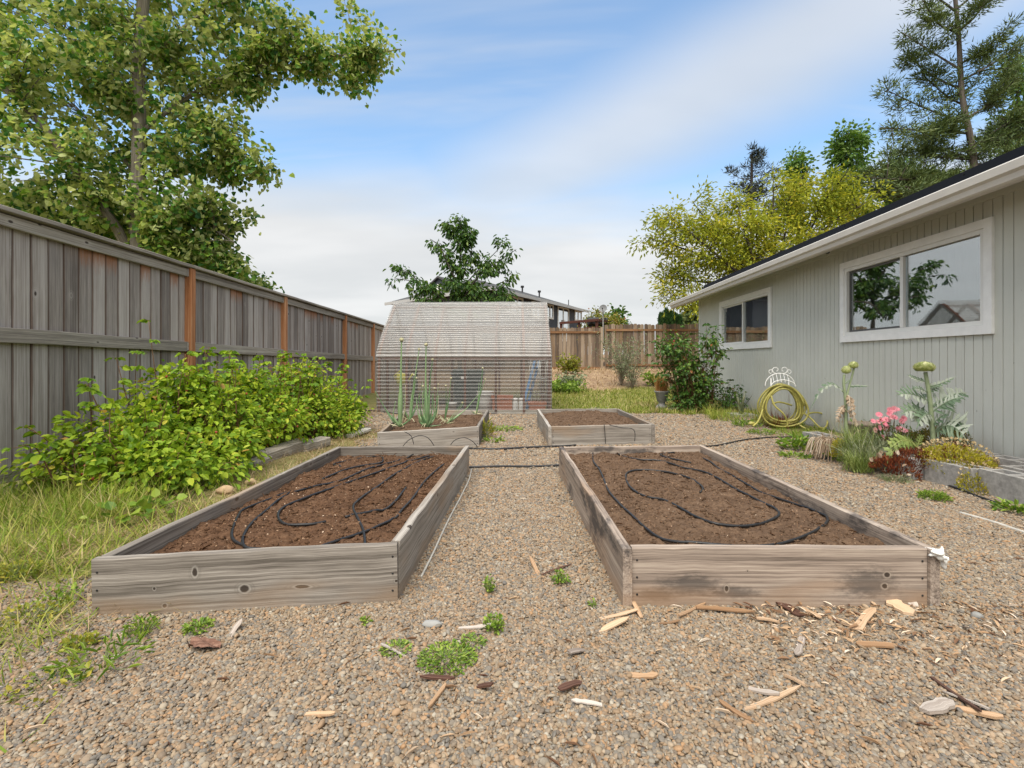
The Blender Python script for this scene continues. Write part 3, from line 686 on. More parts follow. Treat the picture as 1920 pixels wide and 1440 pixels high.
# ---------------------------------------------------------------- picket fence at the back
def picket_run(label, x0, x1, ya, yb, top, ht, post_x, rails):
    rt = thing('picket_fence', label, 'fence', ((x0+x1)/2, ya, terr((x0+x1)/2, ya)))
    n = int((x1-x0)/.143); w_ = .137; mb = MB()
    def yy(x): return ya+(yb-ya)*(x-x0)/(x1-x0)
    for k in range(n):
        xa = x0+k*(x1-x0)/n+U(0, .003); xb = xa+w_; y = yy(xa); zt = top+random.gauss(0, .012); zb = zt-ht; c = .03
        if zb < terr(xa, y)-.1: zb = terr(xa, y)-.1
        poly = [(0, zb), (w_, zb), (w_, zt-c), (w_-c, zt), (c, zt), (0, zt-c)]
        lean = random.gauss(0, .004)
        g0 = np.array([(q, p, 0) for p, q in poly]+[(q, p, .02) for p, q in poly])+np.array([U(0, 40), U(0, 40), 0])
        mb.prism(poly, (1, 0, 0), (lean, 0, 1), (xa, y+.001*(k % 2), 0), (0, .018, 0), g=g0)
    mb.build('picket_panel', M_picket, rt)
    ps = [x0]+post_x+[x1]
    for z in rails:
        for a, b in zip(ps[:-1], ps[1:]):
            mb = MB(); mb.beam((a+.05, yy(a)-.028, z), (b-.05, yy(b)-.028, z), (0, 0, 1), .088, .038, seg=3); mb.build('rail', M_prail, rt)
    for x in post_x:
        mb = MB(); mb.beam((x, yy(x)-.05, terr(x, yy(x))-.2), (x, yy(x)-.05, top+.02), (1, 0, 0), .095, .09, seg=6, ch=.006); mb.build('post', M_picket, rt)
picket_run('brown dog eared picket fence beside the greenhouse, lower of the two joined runs', -3.45, 3.62, 19.9, 19.9, 2.31, 1.85, [-1.2, 1.2, 3.58], (2.13, .70))
picket_run('brown dog eared picket fence behind the rose bush, higher run meeting the house', 3.72, 15.0, 19.95, 19.95, 2.46, 1.86, [6.1, 8.5, 10.9, 13.2], (2.22, .82))

# ---------------------------------------------------------------- the house
hd = nrm(np.array([.041, 1, 0])); hn = np.array([-hd[1], hd[0], 0]); HO = np.array([4.3, 0, 0])
def hp(s, n, z): return HO+hd*s+hn*n+np.array([0, 0, z])
hR = np.stack([hd, hn, [0, 0, 1]], 1)                              # columns: along, outward, up
HS0, HS1, ZW = -5.0, 12.78, 2.60
house = thing('house', 'single storey house with grey green grooved siding and white sliding windows', 'house', (HO+hd*6)[:3])
WIN = [(4.63, 6.92, 1.25, 2.34), (8.93, 11.38, 1.235, 2.325)]
mb = MB(); pitch = .1016; s = HS0
while s < HS1-.01:
    e = min(s+pitch, HS1); m = (s+e)/2; spans = [(-.02, ZW)]
    for (a, b, z0, z1) in WIN:
        if m > a+.05 and m < b-.05: spans = [(-.02, z0+.04), (z1-.04, ZW)]
    for z0, z1 in spans:
        mb.box(hp(m, -.006, (z0+z1)/2), (e-s-.0095, .012, z1-z0), hR)
    s = e
# backing sheet behind the grooves, with the window openings left open
segs = [HS0]+[x for wv in WIN for x in (wv[0]+.045, wv[1]-.045)]+[HS1]
for a, b in zip(segs[::2], segs[1::2]): mb.box(hp((a+b)/2, -.0375, ZW/2), (b-a, .05, ZW+.04), hR)
for (a, b, z0, z1) in WIN:
    for p, q in ((-.02, z0+.045), (z1-.045, ZW)): mb.box(hp((a+b)/2, -.0385, (p+q)/2), (b-a-.09, .05, q-p), hR)
mb.box(hp(HS1-.04, -3.9, 1.29), (.08, 7.55, 2.62), hR); mb.box(hp(HS0+.04, -3.9, 1.29), (.08, 7.55, 2.62), hR); mb.box(hp((HS0+HS1)/2, -7.7, 1.29), (HS1-HS0, .05, 2.62), hR)
for sg in (HS1-.002, HS0+.002):                                    # gable triangles
    mb.prism([(-7.7, 2.6), (.0, 2.6), (-3.85, 3.92)], hn, (0, 0, 1), HO+hd*(sg-.08 if sg > 0 else sg), hd*.075)
mb.build('wall', M_siding, house)
mb = MB(); mb.box(hp((HS0+HS1)/2, .004, -.03), (HS1-HS0, .02, .10), hR); mb.build('foundation', M_conc, house)
mb = MB(); mb.box(hp(HS1+.012, .004, 1.29), (.03, .035, 2.6), hR); mb.build('corner_trim', M_trim, house)
mb = MB(); mb.box(hp((HS0+HS1)/2-.02, .010, 2.555), (HS1-HS0-.06, .018, .09), hR); mb.build('frieze_board', M_siding, house)
# roof, soffit, gutter, solar panels
sl_ = 1/3.0
RS0, RS1 = -5.6, 13.55
mb = MB()
ze = 2.575
for sgn in (1,):
    mb.prism([(.50, ze), (-3.85, ze+4.35*sl_), (-8.2, ze), (-8.2, ze-.10), (-3.85, ze+4.35*sl_-.10), (.50, ze-.10)], hn, (0, 0, 1), HO+hd*RS0, hd*(RS1-RS0))
mb.build('roof', M_shingle, house)
mb = MB(); mb.prism([(.448, ze-.105), (-.03, ze-.105+.478*sl_), (-.03, ze-.118+.478*sl_), (.448, ze-.118)], hn, (0, 0, 1), HO+hd*(RS0+.03), hd*(RS1-RS0-.06)); mb.build('soffit', M_siding, house)
mb = MB(); mb.prism([(.45, 2.41), (.505, 2.41), (.525, 2.425), (.535, 2.47), (.56, 2.49), (.565, 2.555), (.55, 2.568), (.535, 2.568), (.535, 2.558), (.45, 2.5)], hn, (0, 0, 1), HO+hd*(RS0-.01), hd*(RS1-RS0+.02)); mb.build('gutter', M_gutter, house)
for a, b, sg in ((RS1-.004, .028, 1), (RS0-.024, .028, -1)):
    mb = MB(); mb.prism([(.445, ze-.16), (.445, ze-.005), (-3.85, ze+4.295*sl_-.005), (-8.1, ze), (-8.1, ze-.16), (-3.85, ze+4.295*sl_-.16)], hn, (0, 0, 1), HO+hd*a, hd*b); mb.build('bargeboard', M_gutter, house)
for k in range(9):
    a = 11.4-1.72*(k+1); b = a+1.70
    mb = MB(); rw = -.333
    o_ = .38; V0 = (o_, ze+(.5-o_)*sl_+.055); V1 = (-2.9, ze+(3.4)*sl_+.055)
    mb.prism([V0, (V0[0]-.0, V0[1]+.048), (V1[0], V1[1]+.048), V1], hn, (0, 0, 1), HO+hd*a, hd*(b-a)); mb.build('solar_panel', M_panel, house)
mb = MB(); mb.prism([(.42, ze+.08*sl_+.006), (.42, ze+.08*sl_+.06), (.385, ze+.115*sl_+.05), (.385, ze+.115*sl_+.006)], hn, (0, 0, 1), HO+hd*(11.4-1.72*9), hd*(1.72*9)); mb.build('panel_skirt', M_panel, house)
mb = MB(); mb.blob(hp(7.05, .12, 2.535), (.03, .03, .025)); mb.build('soffit_light', M_black, house, smooth=True)
# windows
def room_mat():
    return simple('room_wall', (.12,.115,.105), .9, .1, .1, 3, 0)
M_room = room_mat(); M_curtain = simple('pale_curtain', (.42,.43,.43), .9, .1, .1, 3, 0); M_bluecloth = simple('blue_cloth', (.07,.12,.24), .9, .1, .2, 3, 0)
M_sash = simple('dark_sash', (.10,.10,.10), .5, .3, .1, 9, 0)
def frame_rect(mb, a, b, z0, z1, w_, n0, n1):
    t = n1-n0; c = (n0+n1)/2
    mb.box(hp((a+b)/2, c, z0+w_/2), (b-a, t, w_), hR); mb.box(hp((a+b)/2, c, z1-w_/2), (b-a, t, w_), hR)
    mb.box(hp(a+w_/2, c, (z0+z1)/2), (w_, t, z1-z0-2*w_), hR); mb.box(hp(b-w_/2, c, (z0+z1)/2), (w_, t, z1-z0-2*w_), hR)
for wi, (a, b, z0, z1) in enumerate(WIN):
    tw = .085; mb = MB(); frame_rect(mb, a, b, z0, z1, tw, .0015, .030)
    wn = mb.build('window', M_trim, house)
    wn['label'] = ['wide window reflecting the fence and sky above the artichokes', 'smaller looking window behind the rose bush'][wi] if wi == 0 else 'window behind the rose bush'
    mb = MB(); frame_rect(mb, a+tw+.002, b-tw-.002, z0+tw+.002, z1-tw-.002, .045, -.045, .018)
    m = (a+b)/2+.01; mb.box(hp(m, -.012, (z0+z1)/2), (.05, .05, z1-z0-2*tw-.1), hR); mb.build('frame', M_white, wn)
    lo, hi = z0+tw+.048, z1-tw-.048
    mb = MB(); mb.box(hp((a+tw+m)/2+.011, -.020, (z0+z1)/2), (m-a-tw-.075, .006, hi-lo), hR); mb.build('pane', M_glass, wn)
    mb = MB(); frame_rect(mb, m+.027, b-tw-.05, lo, hi, .026, -.040, -.018); mb.build('sash', M_sash if wi == 0 else M_white, wn)
    mb = MB(); mb.box(hp((b-tw+m)/2-.011, -.030, (z0+z1)/2), (b-m-tw-.13, .006, hi-lo-.054), hR); mb.build('pane', M_glass, wn)
    # the room behind
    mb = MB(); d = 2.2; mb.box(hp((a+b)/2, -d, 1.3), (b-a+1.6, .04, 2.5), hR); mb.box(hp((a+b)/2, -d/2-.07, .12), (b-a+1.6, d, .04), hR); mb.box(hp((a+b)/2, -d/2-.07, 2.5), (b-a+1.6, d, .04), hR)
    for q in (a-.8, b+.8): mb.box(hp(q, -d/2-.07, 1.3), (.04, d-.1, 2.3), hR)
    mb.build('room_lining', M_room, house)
    def curtain(s0, s1, mt, nn=-.16, zt=z1-.06, zb=z0-.1):
        mb = MB(); V = []; k = int((s1-s0)/.02)
        for i in range(k+1):
            s = s0+(s1-s0)*i/k; q = nn+.022*math.sin(i*1.05+math.sin(i*.23)*2)
            V += [hp(s, q, zb), hp(s, q, zt)]
        mb.add(V, [(2*i, 2*i+2, 2*i+3, 2*i+1) for i in range(k)]); mb.build('curtain', mt, wn, smooth=True)
    if wi == 0: curtain(a+.12, m-.02, M_curtain, -.20); curtain(m+.04, b-.10, M_curtain, -.24)
    else: curtain(b-.95, b-.1, M_curtain); curtain(a+.35, a+.62, M_bluecloth, -.3); curtain(a+.66, a+.78, M_curtain, -.28)
# ---------------------------------------------------------------- greenhouse
gx0, gx1 = -2.50, .735
GP = [(9.20, 0.02), (9.195, .55), (9.205, .98), (9.235, 1.13), (9.46, 1.37), (9.90, 1.73), (10.2, 1.96), (10.50, 2.18)]
GP = [np.array(p) for p in smooth_path([np.array((a, b, 0)) for a, b in GP], 12)]
GP = np.array([(p[0], p[1]) for p in GP]); sl2 = np.concatenate([[0], np.cumsum(np.linalg.norm(np.diff(GP, axis=0), axis=1))]); GL = sl2[-1]
def gpt(s): return np.array([np.interp(s, sl2, GP[:, 0]), np.interp(s, sl2, GP[:, 1])])
def gnm(s):
    d = gpt(min(s+.02, GL))-gpt(max(s-.02, 0)); d /= np.linalg.norm(d); return np.array([-d[1], d[0]])
gh = thing('greenhouse', 'rounded backyard greenhouse of clear corrugated sheets on reddish wooden ribs', 'greenhouse', ((gx0+gx1)/2, 10.5, 0))
def gside(y): return 21.0-y
def sheet(s0, s1, mat, lift, mirror, x0, x1, amp=.0085, per=.066, skew=0.0):
    mb = MB(); n = int((s1-s0)/per*8); V = []; nxs = 26
    for i in range(n+1):
        s = s0+(s1-s0)*i/n; p = gpt(s); q = gnm(s); w_ = lift+amp*math.cos(2*math.pi*s/per)
        for j in range(nxs+1):
            x = lerp(x0, x1, j/nxs); k = 2.2*w_/w_ if False else 0
            wob = .004*math.sin(x*2.1+s*3)+.003*math.sin(x*6.3+s)
            y, z = p[0]+q[0]*(w_+wob), p[1]+q[1]*(w_+wob)+skew*(x-x0)
            V.append((x, gside(y) if mirror else y, z))
    idx = np.arange(len(V)).reshape(n+1, nxs+1)
    mb.add(V, np.stack([idx[:-1, :-1], idx[:-1, 1:], idx[1:, 1:], idx[1:, :-1]], -1).reshape(-1, 4)); return mb
s_lo, s_mid = sl2[np.argmin(abs(GP[:, 1]-1.06))], sl2[np.argmin(abs(GP[:, 1]-1.73))]
for mir in (False, True):
    sheet(.0, s_lo+.05, M_poly_low, .012, mir, gx0, gx1, amp=.0055 if not mir else .002).build('wall_sheet', M_poly_back if mir else M_poly_low, gh, smooth=True)
    sheet(s_lo, s_mid+.05, M_poly_up, .034, mir, gx0-.01, gx1-.01, amp=.014).build('shoulder_sheet', M_poly_up, gh, smooth=True)
    sheet(s_mid, GL, M_poly_up, .056, mir, gx0+.01, gx1, amp=.014).build('roof_sheet', M_poly_up, gh, smooth=True)
xr = [gx0+.04, -1.95, -1.42, -.87, -.30, .22, gx1-.04]
for x in xr:
    mb = MB()
    for mir in (False, True):
        pts = [gpt(s)-gnm(s)*.030 for s in np.linspace(0, GL-.03, 26)]
        W = [np.array([x, gside(p[0]) if mir else p[0], p[1]]) for p in pts]
        V = []; g = []; L = 0
        for i, p in enumerate(W):
            q = gnm(GL*i/25); nn_ = np.array([0, -q[0] if mir else q[0], q[1]])
            for a, b in ((-.021, -.03), (.021, -.03), (.021, .03), (-.021, .03)):
                V.append(p+np.array([a, 0, 0])+nn_*b); g.append((L, a, b))
            L += GL/25
        fs = [(i*4+j, i*4+(j+1)%4, (i+1)*4+(j+1)%4, (i+1)*4+j) for i in range(25) for j in range(4)]
        mb.add(V, fs, np.array(g)+U(0, 30))
    mb.build('rib', M_stud, gh)
for y in (9.235, 11.765):
    mb = MB(); mb.beam((gx0, y, .03), (gx1, y, .03), (0, 0, 1), .10, .045, seg=4); mb.build('base_board', M_oldbeam, gh)
for (y, z) in ((9.29, 1.03), (11.71, 1.03), (9.97, 1.67), (11.03, 1.67), (10.5, 2.12)):
    mb = MB(); mb.beam((gx0, y, z), (gx1, y, z), (0, 0, 1), .05, .035, seg=4); mb.build('purlin', M_stud, gh)
for x in (gx0-.006, gx1+.002):                                   # end walls
    poly = [tuple(gpt(s)-gnm(s)*.004) for s in np.linspace(0, GL, 24)]
    poly = poly+[(gside(p), q) for p, q in poly[::-1][1:]]
    mb = MB(); mb.prism(poly, (0, 1, 0), (0, 0, 1), (x, 0, 0), (.004, 0, 0)); mb.build('end_sheet', M_poly_low, gh)
    for yy_ in (9.9, 11.1):
        mb = MB(); mb.beam((x+(.03 if x < 0 else -.03), yy_, 0), (x+(.03 if x < 0 else -.03), yy_, 1.72), (0, 1, 0), .07, .04); mb.build('stud', M_stud, gh)
# things kept inside the greenhouse
def gi(u, v, Y): return P(u, v, Y)
mb = MB()
def lath(name, label, cat, c, prof, mat, n=22, group=None, parts=None):
    if parts is None:
        m_ = MB(); m_.lathe(prof, (c[0], c[1], 0), n, cap=True); o = m_.build(name, mat, smooth=True); return tag(o, label, cat, group)
    rt = thing(name, label, cat, (c[0], c[1], 0), group)
    m_ = MB(); m_.lathe(prof, (c[0], c[1], 0), n); m_.build('body', mat, rt, smooth=True)
    for nm, pf, mt in parts:
        m_ = MB(); m_.lathe(pf, (c[0], c[1], 0), n); m_.build(nm, mt, rt, smooth=True)
    return rt
X = lambda u, Y: (u-CX)/F*Y
b = thing('compost_bin', 'dark green lidded compost bin inside the greenhouse', 'bin', (X(878, 10.1), 10.1, 0))
m_ = MB(); cxb = X(878, 10.1)
for k, (z, w_) in enumerate(((.03, .26), (.30, .275), (.57, .29))): m_.box((cxb, 10.1, z+.13), (w_*2, w_*2*.9, .262-.004*k), mi=0)
m_.build('body', M_bin, b); m_ = MB(); m_.box((cxb, 10.1, .745), (.64, .58, .05)); m_.box((cxb, 10.1, .785), (.5, .45, .035)); m_.build('lid', M_bin, b)
m_ = MB(); m_.box((cxb-.06, 9.795, .66), (.11, .012, .05)); m_.build('handle', M_white, b)
lath('bucket', 'large white bucket beside the dark bin in the greenhouse', 'bucket', (X(910, 9.75), 9.75), [(.02,.02),(.135,.02),(.15,.2),(.165,.38),(.172,.385),(.172,.40),(.155,.40),(.15,.39),(.14,.1),(.02,.06)], M_bucket, parts=[('rim', [(.168,.33),(.176,.33),(.176,.352),(.168,.352)], M_bucket)])
def trough(label, x0, x1, y, h, d):
    rt = thing('planter_trough', label, 'planter', ((x0+x1)/2, y, 0), 'terracotta planters in the greenhouse')
    m_ = MB(); t_ = .02
    m_.box(((x0+x1)/2, y-d/2, h/2+.02), (x1-x0-.04, t_, h-.05)); m_.box(((x0+x1)/2, y+d/2, h/2+.02), (x1-x0-.04, t_, h-.05))
    m_.box((x0+.03, y, h/2+.02), (t_, d-t_, h-.05)); m_.box((x1-.03, y, h/2+.02), (t_, d-t_, h-.05)); m_.box(((x0+x1)/2, y, h-.08), (x1-x0-.085, d-.03, .02)); m_.build('body', M_terra, rt)
    m_ = MB()
    for yy_ in (y-d/2-.008, y+d/2+.008): m_.box(((x0+x1)/2, yy_, h), (x1-x0, .035, .05))
    for xx in (x0+.012, x1-.012): m_.box((xx, y, h), (.03, d-.025, .047))
    m_.build('rim', M_terra, rt)
trough('taller terracotta planter between the white bucket and white jars', X(922, 9.6), X(962, 9.6), 9.62, .30, .32)
trough('low terracotta planter in the wire cage corner of the greenhouse', X(990, 9.6), X(1024, 9.6), 9.62, .18, .30)
for k, (u, lb) in enumerate(((966, 'white jar standing next to the tall terracotta planter'), (978, 'white jar standing next to the blue ladder leg'))):
    lath('jar', lb, 'jar', (X(u, 9.5), 9.5), [(.01,.01),(.052,.01),(.055,.03),(.055,.20),(.045,.23),(.045,.24)], M_bucket, 18, 'white jars in the greenhouse', parts=[('lid', [(.01,.241),(.05,.241),(.05,.28),(.01,.285)], M_trim)])
st = thing('step_ladder', 'blue step ladder leaning in the greenhouse near the wire cages', 'ladder', (X(995, 9.9), 9.9, 0))
for k in (0, .30):
    m_ = MB(); m_.beam((X(978, 9.7)+k*.35, 9.6+k, .03), (X(1003, 9.9)+k*.35, 9.95+k, 1.0), (1, 0, 0), .05, .03); m_.build('leg', M_blue, st)
for k in range(4):
    t_ = .18+k*.22; m_ = MB(); a_ = np.array((lerp(X(978, 9.7), X(1003, 9.9), t_), lerp(9.6, 9.95, t_), .03+.97*t_)); m_.beam(a_+[0, .02, 0], a_+[.105, .30, 0], (0, 0, 1), .02, .05); m_.build('step', M_blue, st)
for k in range(3):
    cg = thing('tomato_cage', ['wire tomato cage leaning against the greenhouse corner rib', 'wire tomato cage in the middle of the three in the greenhouse', 'wire tomato cage next to the blue ladder'][k], 'plant cage', (X(1022-8*k, 9.6), 9.6+.1*k, 0), 'wire cages in the greenhouse')
    c_ = np.array((X(1020-8*k, 9.6), 9.65+.1*k, 0))
    for j in range(4):
        th = j*math.pi/2+.5+k; m_ = MB(); m_.tube([c_+[.05*math.cos(th), .05*math.sin(th), .2], c_+[.10*math.cos(th), .10*math.sin(th), .6], c_+[.15*math.cos(th), .15*math.sin(th), 1.02]], .005, 5); m_.build('wire_leg', M_steel, cg, smooth=True)
    for z, r_ in ((.35, .07), (.65, .105), (1.0, .148)):
        m_ = MB(); m_.tube([c_+[r_*math.cos(t_), r_*math.sin(t_), z] for t_ in np.linspace(0, 2*math.pi, 21)], .005, 5, cap=False); m_.build('hoop', M_steel, cg, smooth=True)
wc = thing('watering_can', 'yellow watering can hung at the onion end of the greenhouse', 'watering can', (X(753, 9.7), 9.7, .55))
m_ = MB(); m_.lathe([(.0,-.1),(.10,-.1),(.105,.05),(.09,.12),(.05,.13)], (X(753, 9.7), 9.7, .62), 18); m_.build('body', M_yellow, wc, smooth=True)
m_ = MB(); m_.tube([(X(753, 9.7)+.09, 9.7, .56), (X(753, 9.7)+.18, 9.7, .68), (X(753, 9.7)+.22, 9.7, .75)], [.02, .014, .02], 8); m_.build('spout', M_yellow, wc, smooth=True)
m_ = MB(); m_.tube([(X(753, 9.7)-.09, 9.7, .58), (X(753, 9.7)-.15, 9.7, .70), (X(753, 9.7)-.03, 9.7, .80), (X(753, 9.7)+.03, 9.7, .74)], .010, 7); m_.build('handle', M_yellow, wc, smooth=True)
pb = thing('potting_bench', 'brown wooden potting bench along the back of the greenhouse', 'bench', (-1.5, 11.3, 0))
m_ = MB(); m_.beam((-2.3, 11.3, .78), (-.75, 11.3, .78), (0, 1, 0), .5, .035, seg=3); m_.build('top', M_picket, pb)
m_ = MB(); m_.beam((-2.3, 11.3, .28), (-.75, 11.3, .28), (0, 1, 0), .45, .03, seg=3); m_.build('shelf', M_picket, pb)
for xx in (-2.22, -.83):
    for yy_ in (11.1, 11.5):
        m_ = MB(); m_.beam((xx, yy_, 0), (xx, yy_, .76), (1, 0, 0), .07, .07); m_.build('leg', M_picket, pb)
lath('flower_pot', 'pale pot at the foot of the greenhouse near the dark bin', 'pot', (X(848, 9.6), 9.6), [(.01,.01),(.06,.01),(.085,.16),(.095,.16),(.095,.19),(.08,.19),(.075,.15),(.01,.14)], M_bucket)

# ---------------------------------------------------------------- neighbour's house beyond the back fence
E0 = np.array([-1.0, 24.0, 0]); EA = nrm(np.array([6.5, 11.6, 0])); EB = nrm(np.array([-7.0, 6.9, 0])); LA, LB = 13.3, 9.6; ZE = 4.55
nb = thing('neighbour_house', 'dark slate blue house with low grey roof beyond the picket fence', 'house', (E0[0], E0[1], .5))
i0 = E0+EA*.55+EB*.55
def q_(a, b, z): return i0+EA*a+EB*b+np.array([0, 0, z])
wa, wb = LA-1.1, LB-1.1
nR = np.stack([EA, np.cross([0, 0, 1], EA), [0, 0, 1]], 1)
m_ = MB(); zg = .3
def slab(p0, p1, z0, z1, out):
    d = p1-p0; m_.prism([(0, z0), (np.linalg.norm(d), z0), (np.linalg.norm(d), z1), (0, z1)], nrm(d), (0, 0, 1), (*p0[:2], 0), -np.array(out)*.12)
outA = np.cross(EA, [0, 0, 1]); outB = np.cross([0, 0, 1], EB)
slab(q_(0, 0, 0), q_(wa, 0, 0), zg, ZE-.12, outA); slab(q_(0, .125, 0), q_(0, wb, 0), zg, ZE-.12, outB)
m_.build('wall', M_darkpaint, nb)
m_ = MB()
c4 = [E0, E0+EA*LA, E0+EA*LA+EB*LB, E0+EB*LB]; rg0 = E0+EA*4.3+EB*LB/2; rg1 = E0+EA*(LA-4.3)+EB*LB/2; rz = 1.55
Zv = np.array([0, 0, 1.0])
V = [p+Zv*ZE for p in c4]+[rg0+Zv*(ZE+rz), rg1+Zv*(ZE+rz)]+[p+Zv*(ZE-.05) for p in c4]
m_.add(V, [(0,1,5,4), (2,3,4,5), (1,2,5), (3,0,4), (6,7,1,0), (7,8,2,1), (8,9,3,2), (9,6,0,3), (9,8,7,6)]); m_.build('roof', M_shingle, nb)
m_ = MB()
for a_, b_, oo in ((c4[0], c4[1], outA), (c4[3], c4[0], outB)):
    d = b_-a_; m_.beam(a_+Zv*(ZE-.06)+np.array(oo)*.02-nrm(d)*.0, b_+Zv*(ZE-.06)+np.array(oo)*.02, (0, 0, 1), .17, .05)
m_.build('fascia', M_eave, nb)
# small gable with a vent on the roof
gp = E0+EB*LB*.60+EA*1.6; m_ = MB()
m_.prism([(-1.7, 0), (1.7, 0), (0, .75)], EB, (0, 0, 1), gp+Zv*(ZE+.52), EA*2.2); m_.build('gable', M_darkpaint, nb)
m_ = MB()
for sg in (-1, 1): m_.prism([(sg*1.95, -.10), (0, .80), (0, .90), (sg*1.95, 0.0)], EB, (0, 0, 1), gp+Zv*(ZE+.54)-EA*.15, EA*2.6)
m_.build('gable_roof', M_shingle, nb)
m_ = MB(); m_.box(gp+Zv*(ZE+.80)-EA*.02, (.05, .5, .35), np.stack([EA, EB, [0, 0, 1]], 1)); m_.build('vent', M_trim, nb)
M_nglass = glass('neighbour_glass', .25, (.35,.37,.38))
def nwin(name, u0, u1, v0, v1, mull=1):
    # where the sight lines through the picture's columns meet the wall
    def hit(u):
        k = (u-CX)/F; o = i0; return (o[0]-k*o[1])/(k*EA[1]-EA[0])
    a0, a1 = hit(u0), hit(u1); am = (a0+a1)/2; Ym = (i0+EA*am)[1]
    z1, z0 = H-(v0-CY)/F*Ym, H-(v1-CY)/F*Ym
    m_ = MB(); w_ = .10
    def bx(a, b, p, q, n0, n1): m_.prism([(a, p), (b, p), (b, q), (a, q)], EA, (0, 0, 1), i0+np.array(outA)*n0, np.array(outA)*(n1-n0))
    bx(a0, a1, z0, z0+w_, .003, .05); bx(a0, a1, z1-w_, z1, .003, .05); bx(a0, a0+w_, z0+w_, z1-w_, .003, .05); bx(a1-w_, a1, z0+w_, z1-w_, .003, .05)
    for k in range(mull):
        c_ = lerp(a0, a1, (k+1)/(mull+1)); bx(c_-.04, c_+.04, z0+w_, z1-w_, .003, .045)
    o = m_.build(name, M_white, nb); m_ = MB(); bx(a0+w_, a1-w_, z0+w_, z1-w_, .005, .015); m_.build('pane', M_nglass, o)
nwin('window', 948, 980, 556, 590, 2); nwin('window', 996, 1013, 566, 596, 1); nwin('window', 1024, 1037, 570, 598, 1); nwin('patio_door', 1045, 1066, 576, 640, 1); nwin('window', 1077, 1090, 583, 602, 1)
for (a_, b_) in ((7.2, 2.6), (9.0, 2.2)):
    p = E0+EA*a_+EB*b_+Zv*(ZE+rz*b_/(LB/2)-.05); m_ = MB(); m_.lathe([(.05,0),(.05,.35),(.11,.36),(.11,.48),(.02,.5)], p, 10); m_.build('roof_vent', M_black, nb)
p = E0+EA*11.6+EB*1.0+Zv*(ZE+.2); m_ = MB(); m_.tube([p, p+Zv*.5], .03, 6); m_.build('roof_pipe', M_black, nb)
p = q_(9.2, -.06, 3.55); m_ = MB(); m_.box(p, (.14, .14, .25), nR); m_.build('wall_lamp', M_trim, nb)
# deck railing and pergola beam
dk = thing('deck', 'dark red brown deck railing beyond the picket fence beside the slate blue house', 'deck', (4.0, 26, .5))
M_deck = simple('dark_redwood', (.075,.028,.02), .7, .25, .2, 8, .2)
zt = lambda v, Y: H-(v-CY)/F*Y
for (u0, v0, Y0, u1, v1, Y1) in ((1050, 606, 26, 1120, 600, 24.5), (1120, 600, 24.5, 1152, 606, 27), (1075, 604, 30, 1120, 601, 24.6)):
    m_ = MB(); m_.beam(P(u0, v0, Y0), P(u1, v1, Y1), (0, 0, 1), .12, .12); m_.build('top_rail', M_deck, dk)
    m_ = MB(); m_.beam(P(u0, v0+14, Y0), P(u1, v1+14, Y1), (0, 0, 1), .08, .08); m_.build('lower_rail', M_deck, dk)
for (u, v, Y) in ((1052, 606, 26), (1086, 604, 25.3), (1119, 600, 24.6), (1150, 607, 27)):
    a_ = P(u, v+1, Y); m_ = MB(); m_.beam((a_.x, a_.y, .6), a_, (1, 0, 0), .13, .13); m_.build('post', M_deck, dk)
gr = thing('grill', 'covered dark grill standing on the deck beyond the fence', 'grill', P(1122, 610, 26))
m_ = MB(); c_ = P(1120, 600, 26); m_.beam(c_-Vector((.5, 0, .1)), c_+Vector((.5, 0, -.1)), (0, 1, 0), .5, .45, ch=.12); m_.build('cover', M_black, gr)
m_ = MB(); m_.beam(c_-Vector((.35, 0, 1.2)), c_+Vector((-.35, 0, -.3)), (0, 1, 0), .4, .06); m_.beam(c_+Vector((.35, 0, -1.2)), c_+Vector((.35, 0, -.3)), (0, 1, 0), .4, .06); m_.build('legs', M_black, gr)
sd = thing('satellite_dish', 'small grey satellite dish on a pole above the picket fence', 'satellite dish', P(1131, 600, 23))
c_ = np.array(P(1131, 578.5, 23)); Rz = np.array(Vector((-.35, -.9, .28)).normalized().to_track_quat('Z', 'Y').to_matrix())
m_ = MB(); V = []; fs = []
for i in range(6):
    for j in range(20):
        r_ = .18*i/5; V.append(np.array([r_*math.cos(j*math.pi/10), r_*math.sin(j*math.pi/10), r_*r_*1.1]) @ Rz.T+c_)
for i in range(5):
    for j in range(20): fs.append((i*20+j, i*20+(j+1)%20, (i+1)*20+(j+1)%20, (i+1)*20+j))
m_.add(V, fs); m_.build('dish', simple('dish_grey', (.16,.165,.17), .5), sd, smooth=True)
m_ = MB(); m_.tube([c_+[0, .05, 0], c_+[.02, .12, -.25], c_+[.02, .12, -1.6]], .03, 7); m_.build('pole', M_grey_stone, sd)
m_ = MB(); m_.tube([c_+[0, 0, -.17], c_+Rz[:, 2]*.2+[0, 0, -.08]], .012, 5); m_.blob(c_+Rz[:, 2]*.2+[0, 0, -.07], (.035, .035, .035)); m_.build('receiver', M_black, sd)
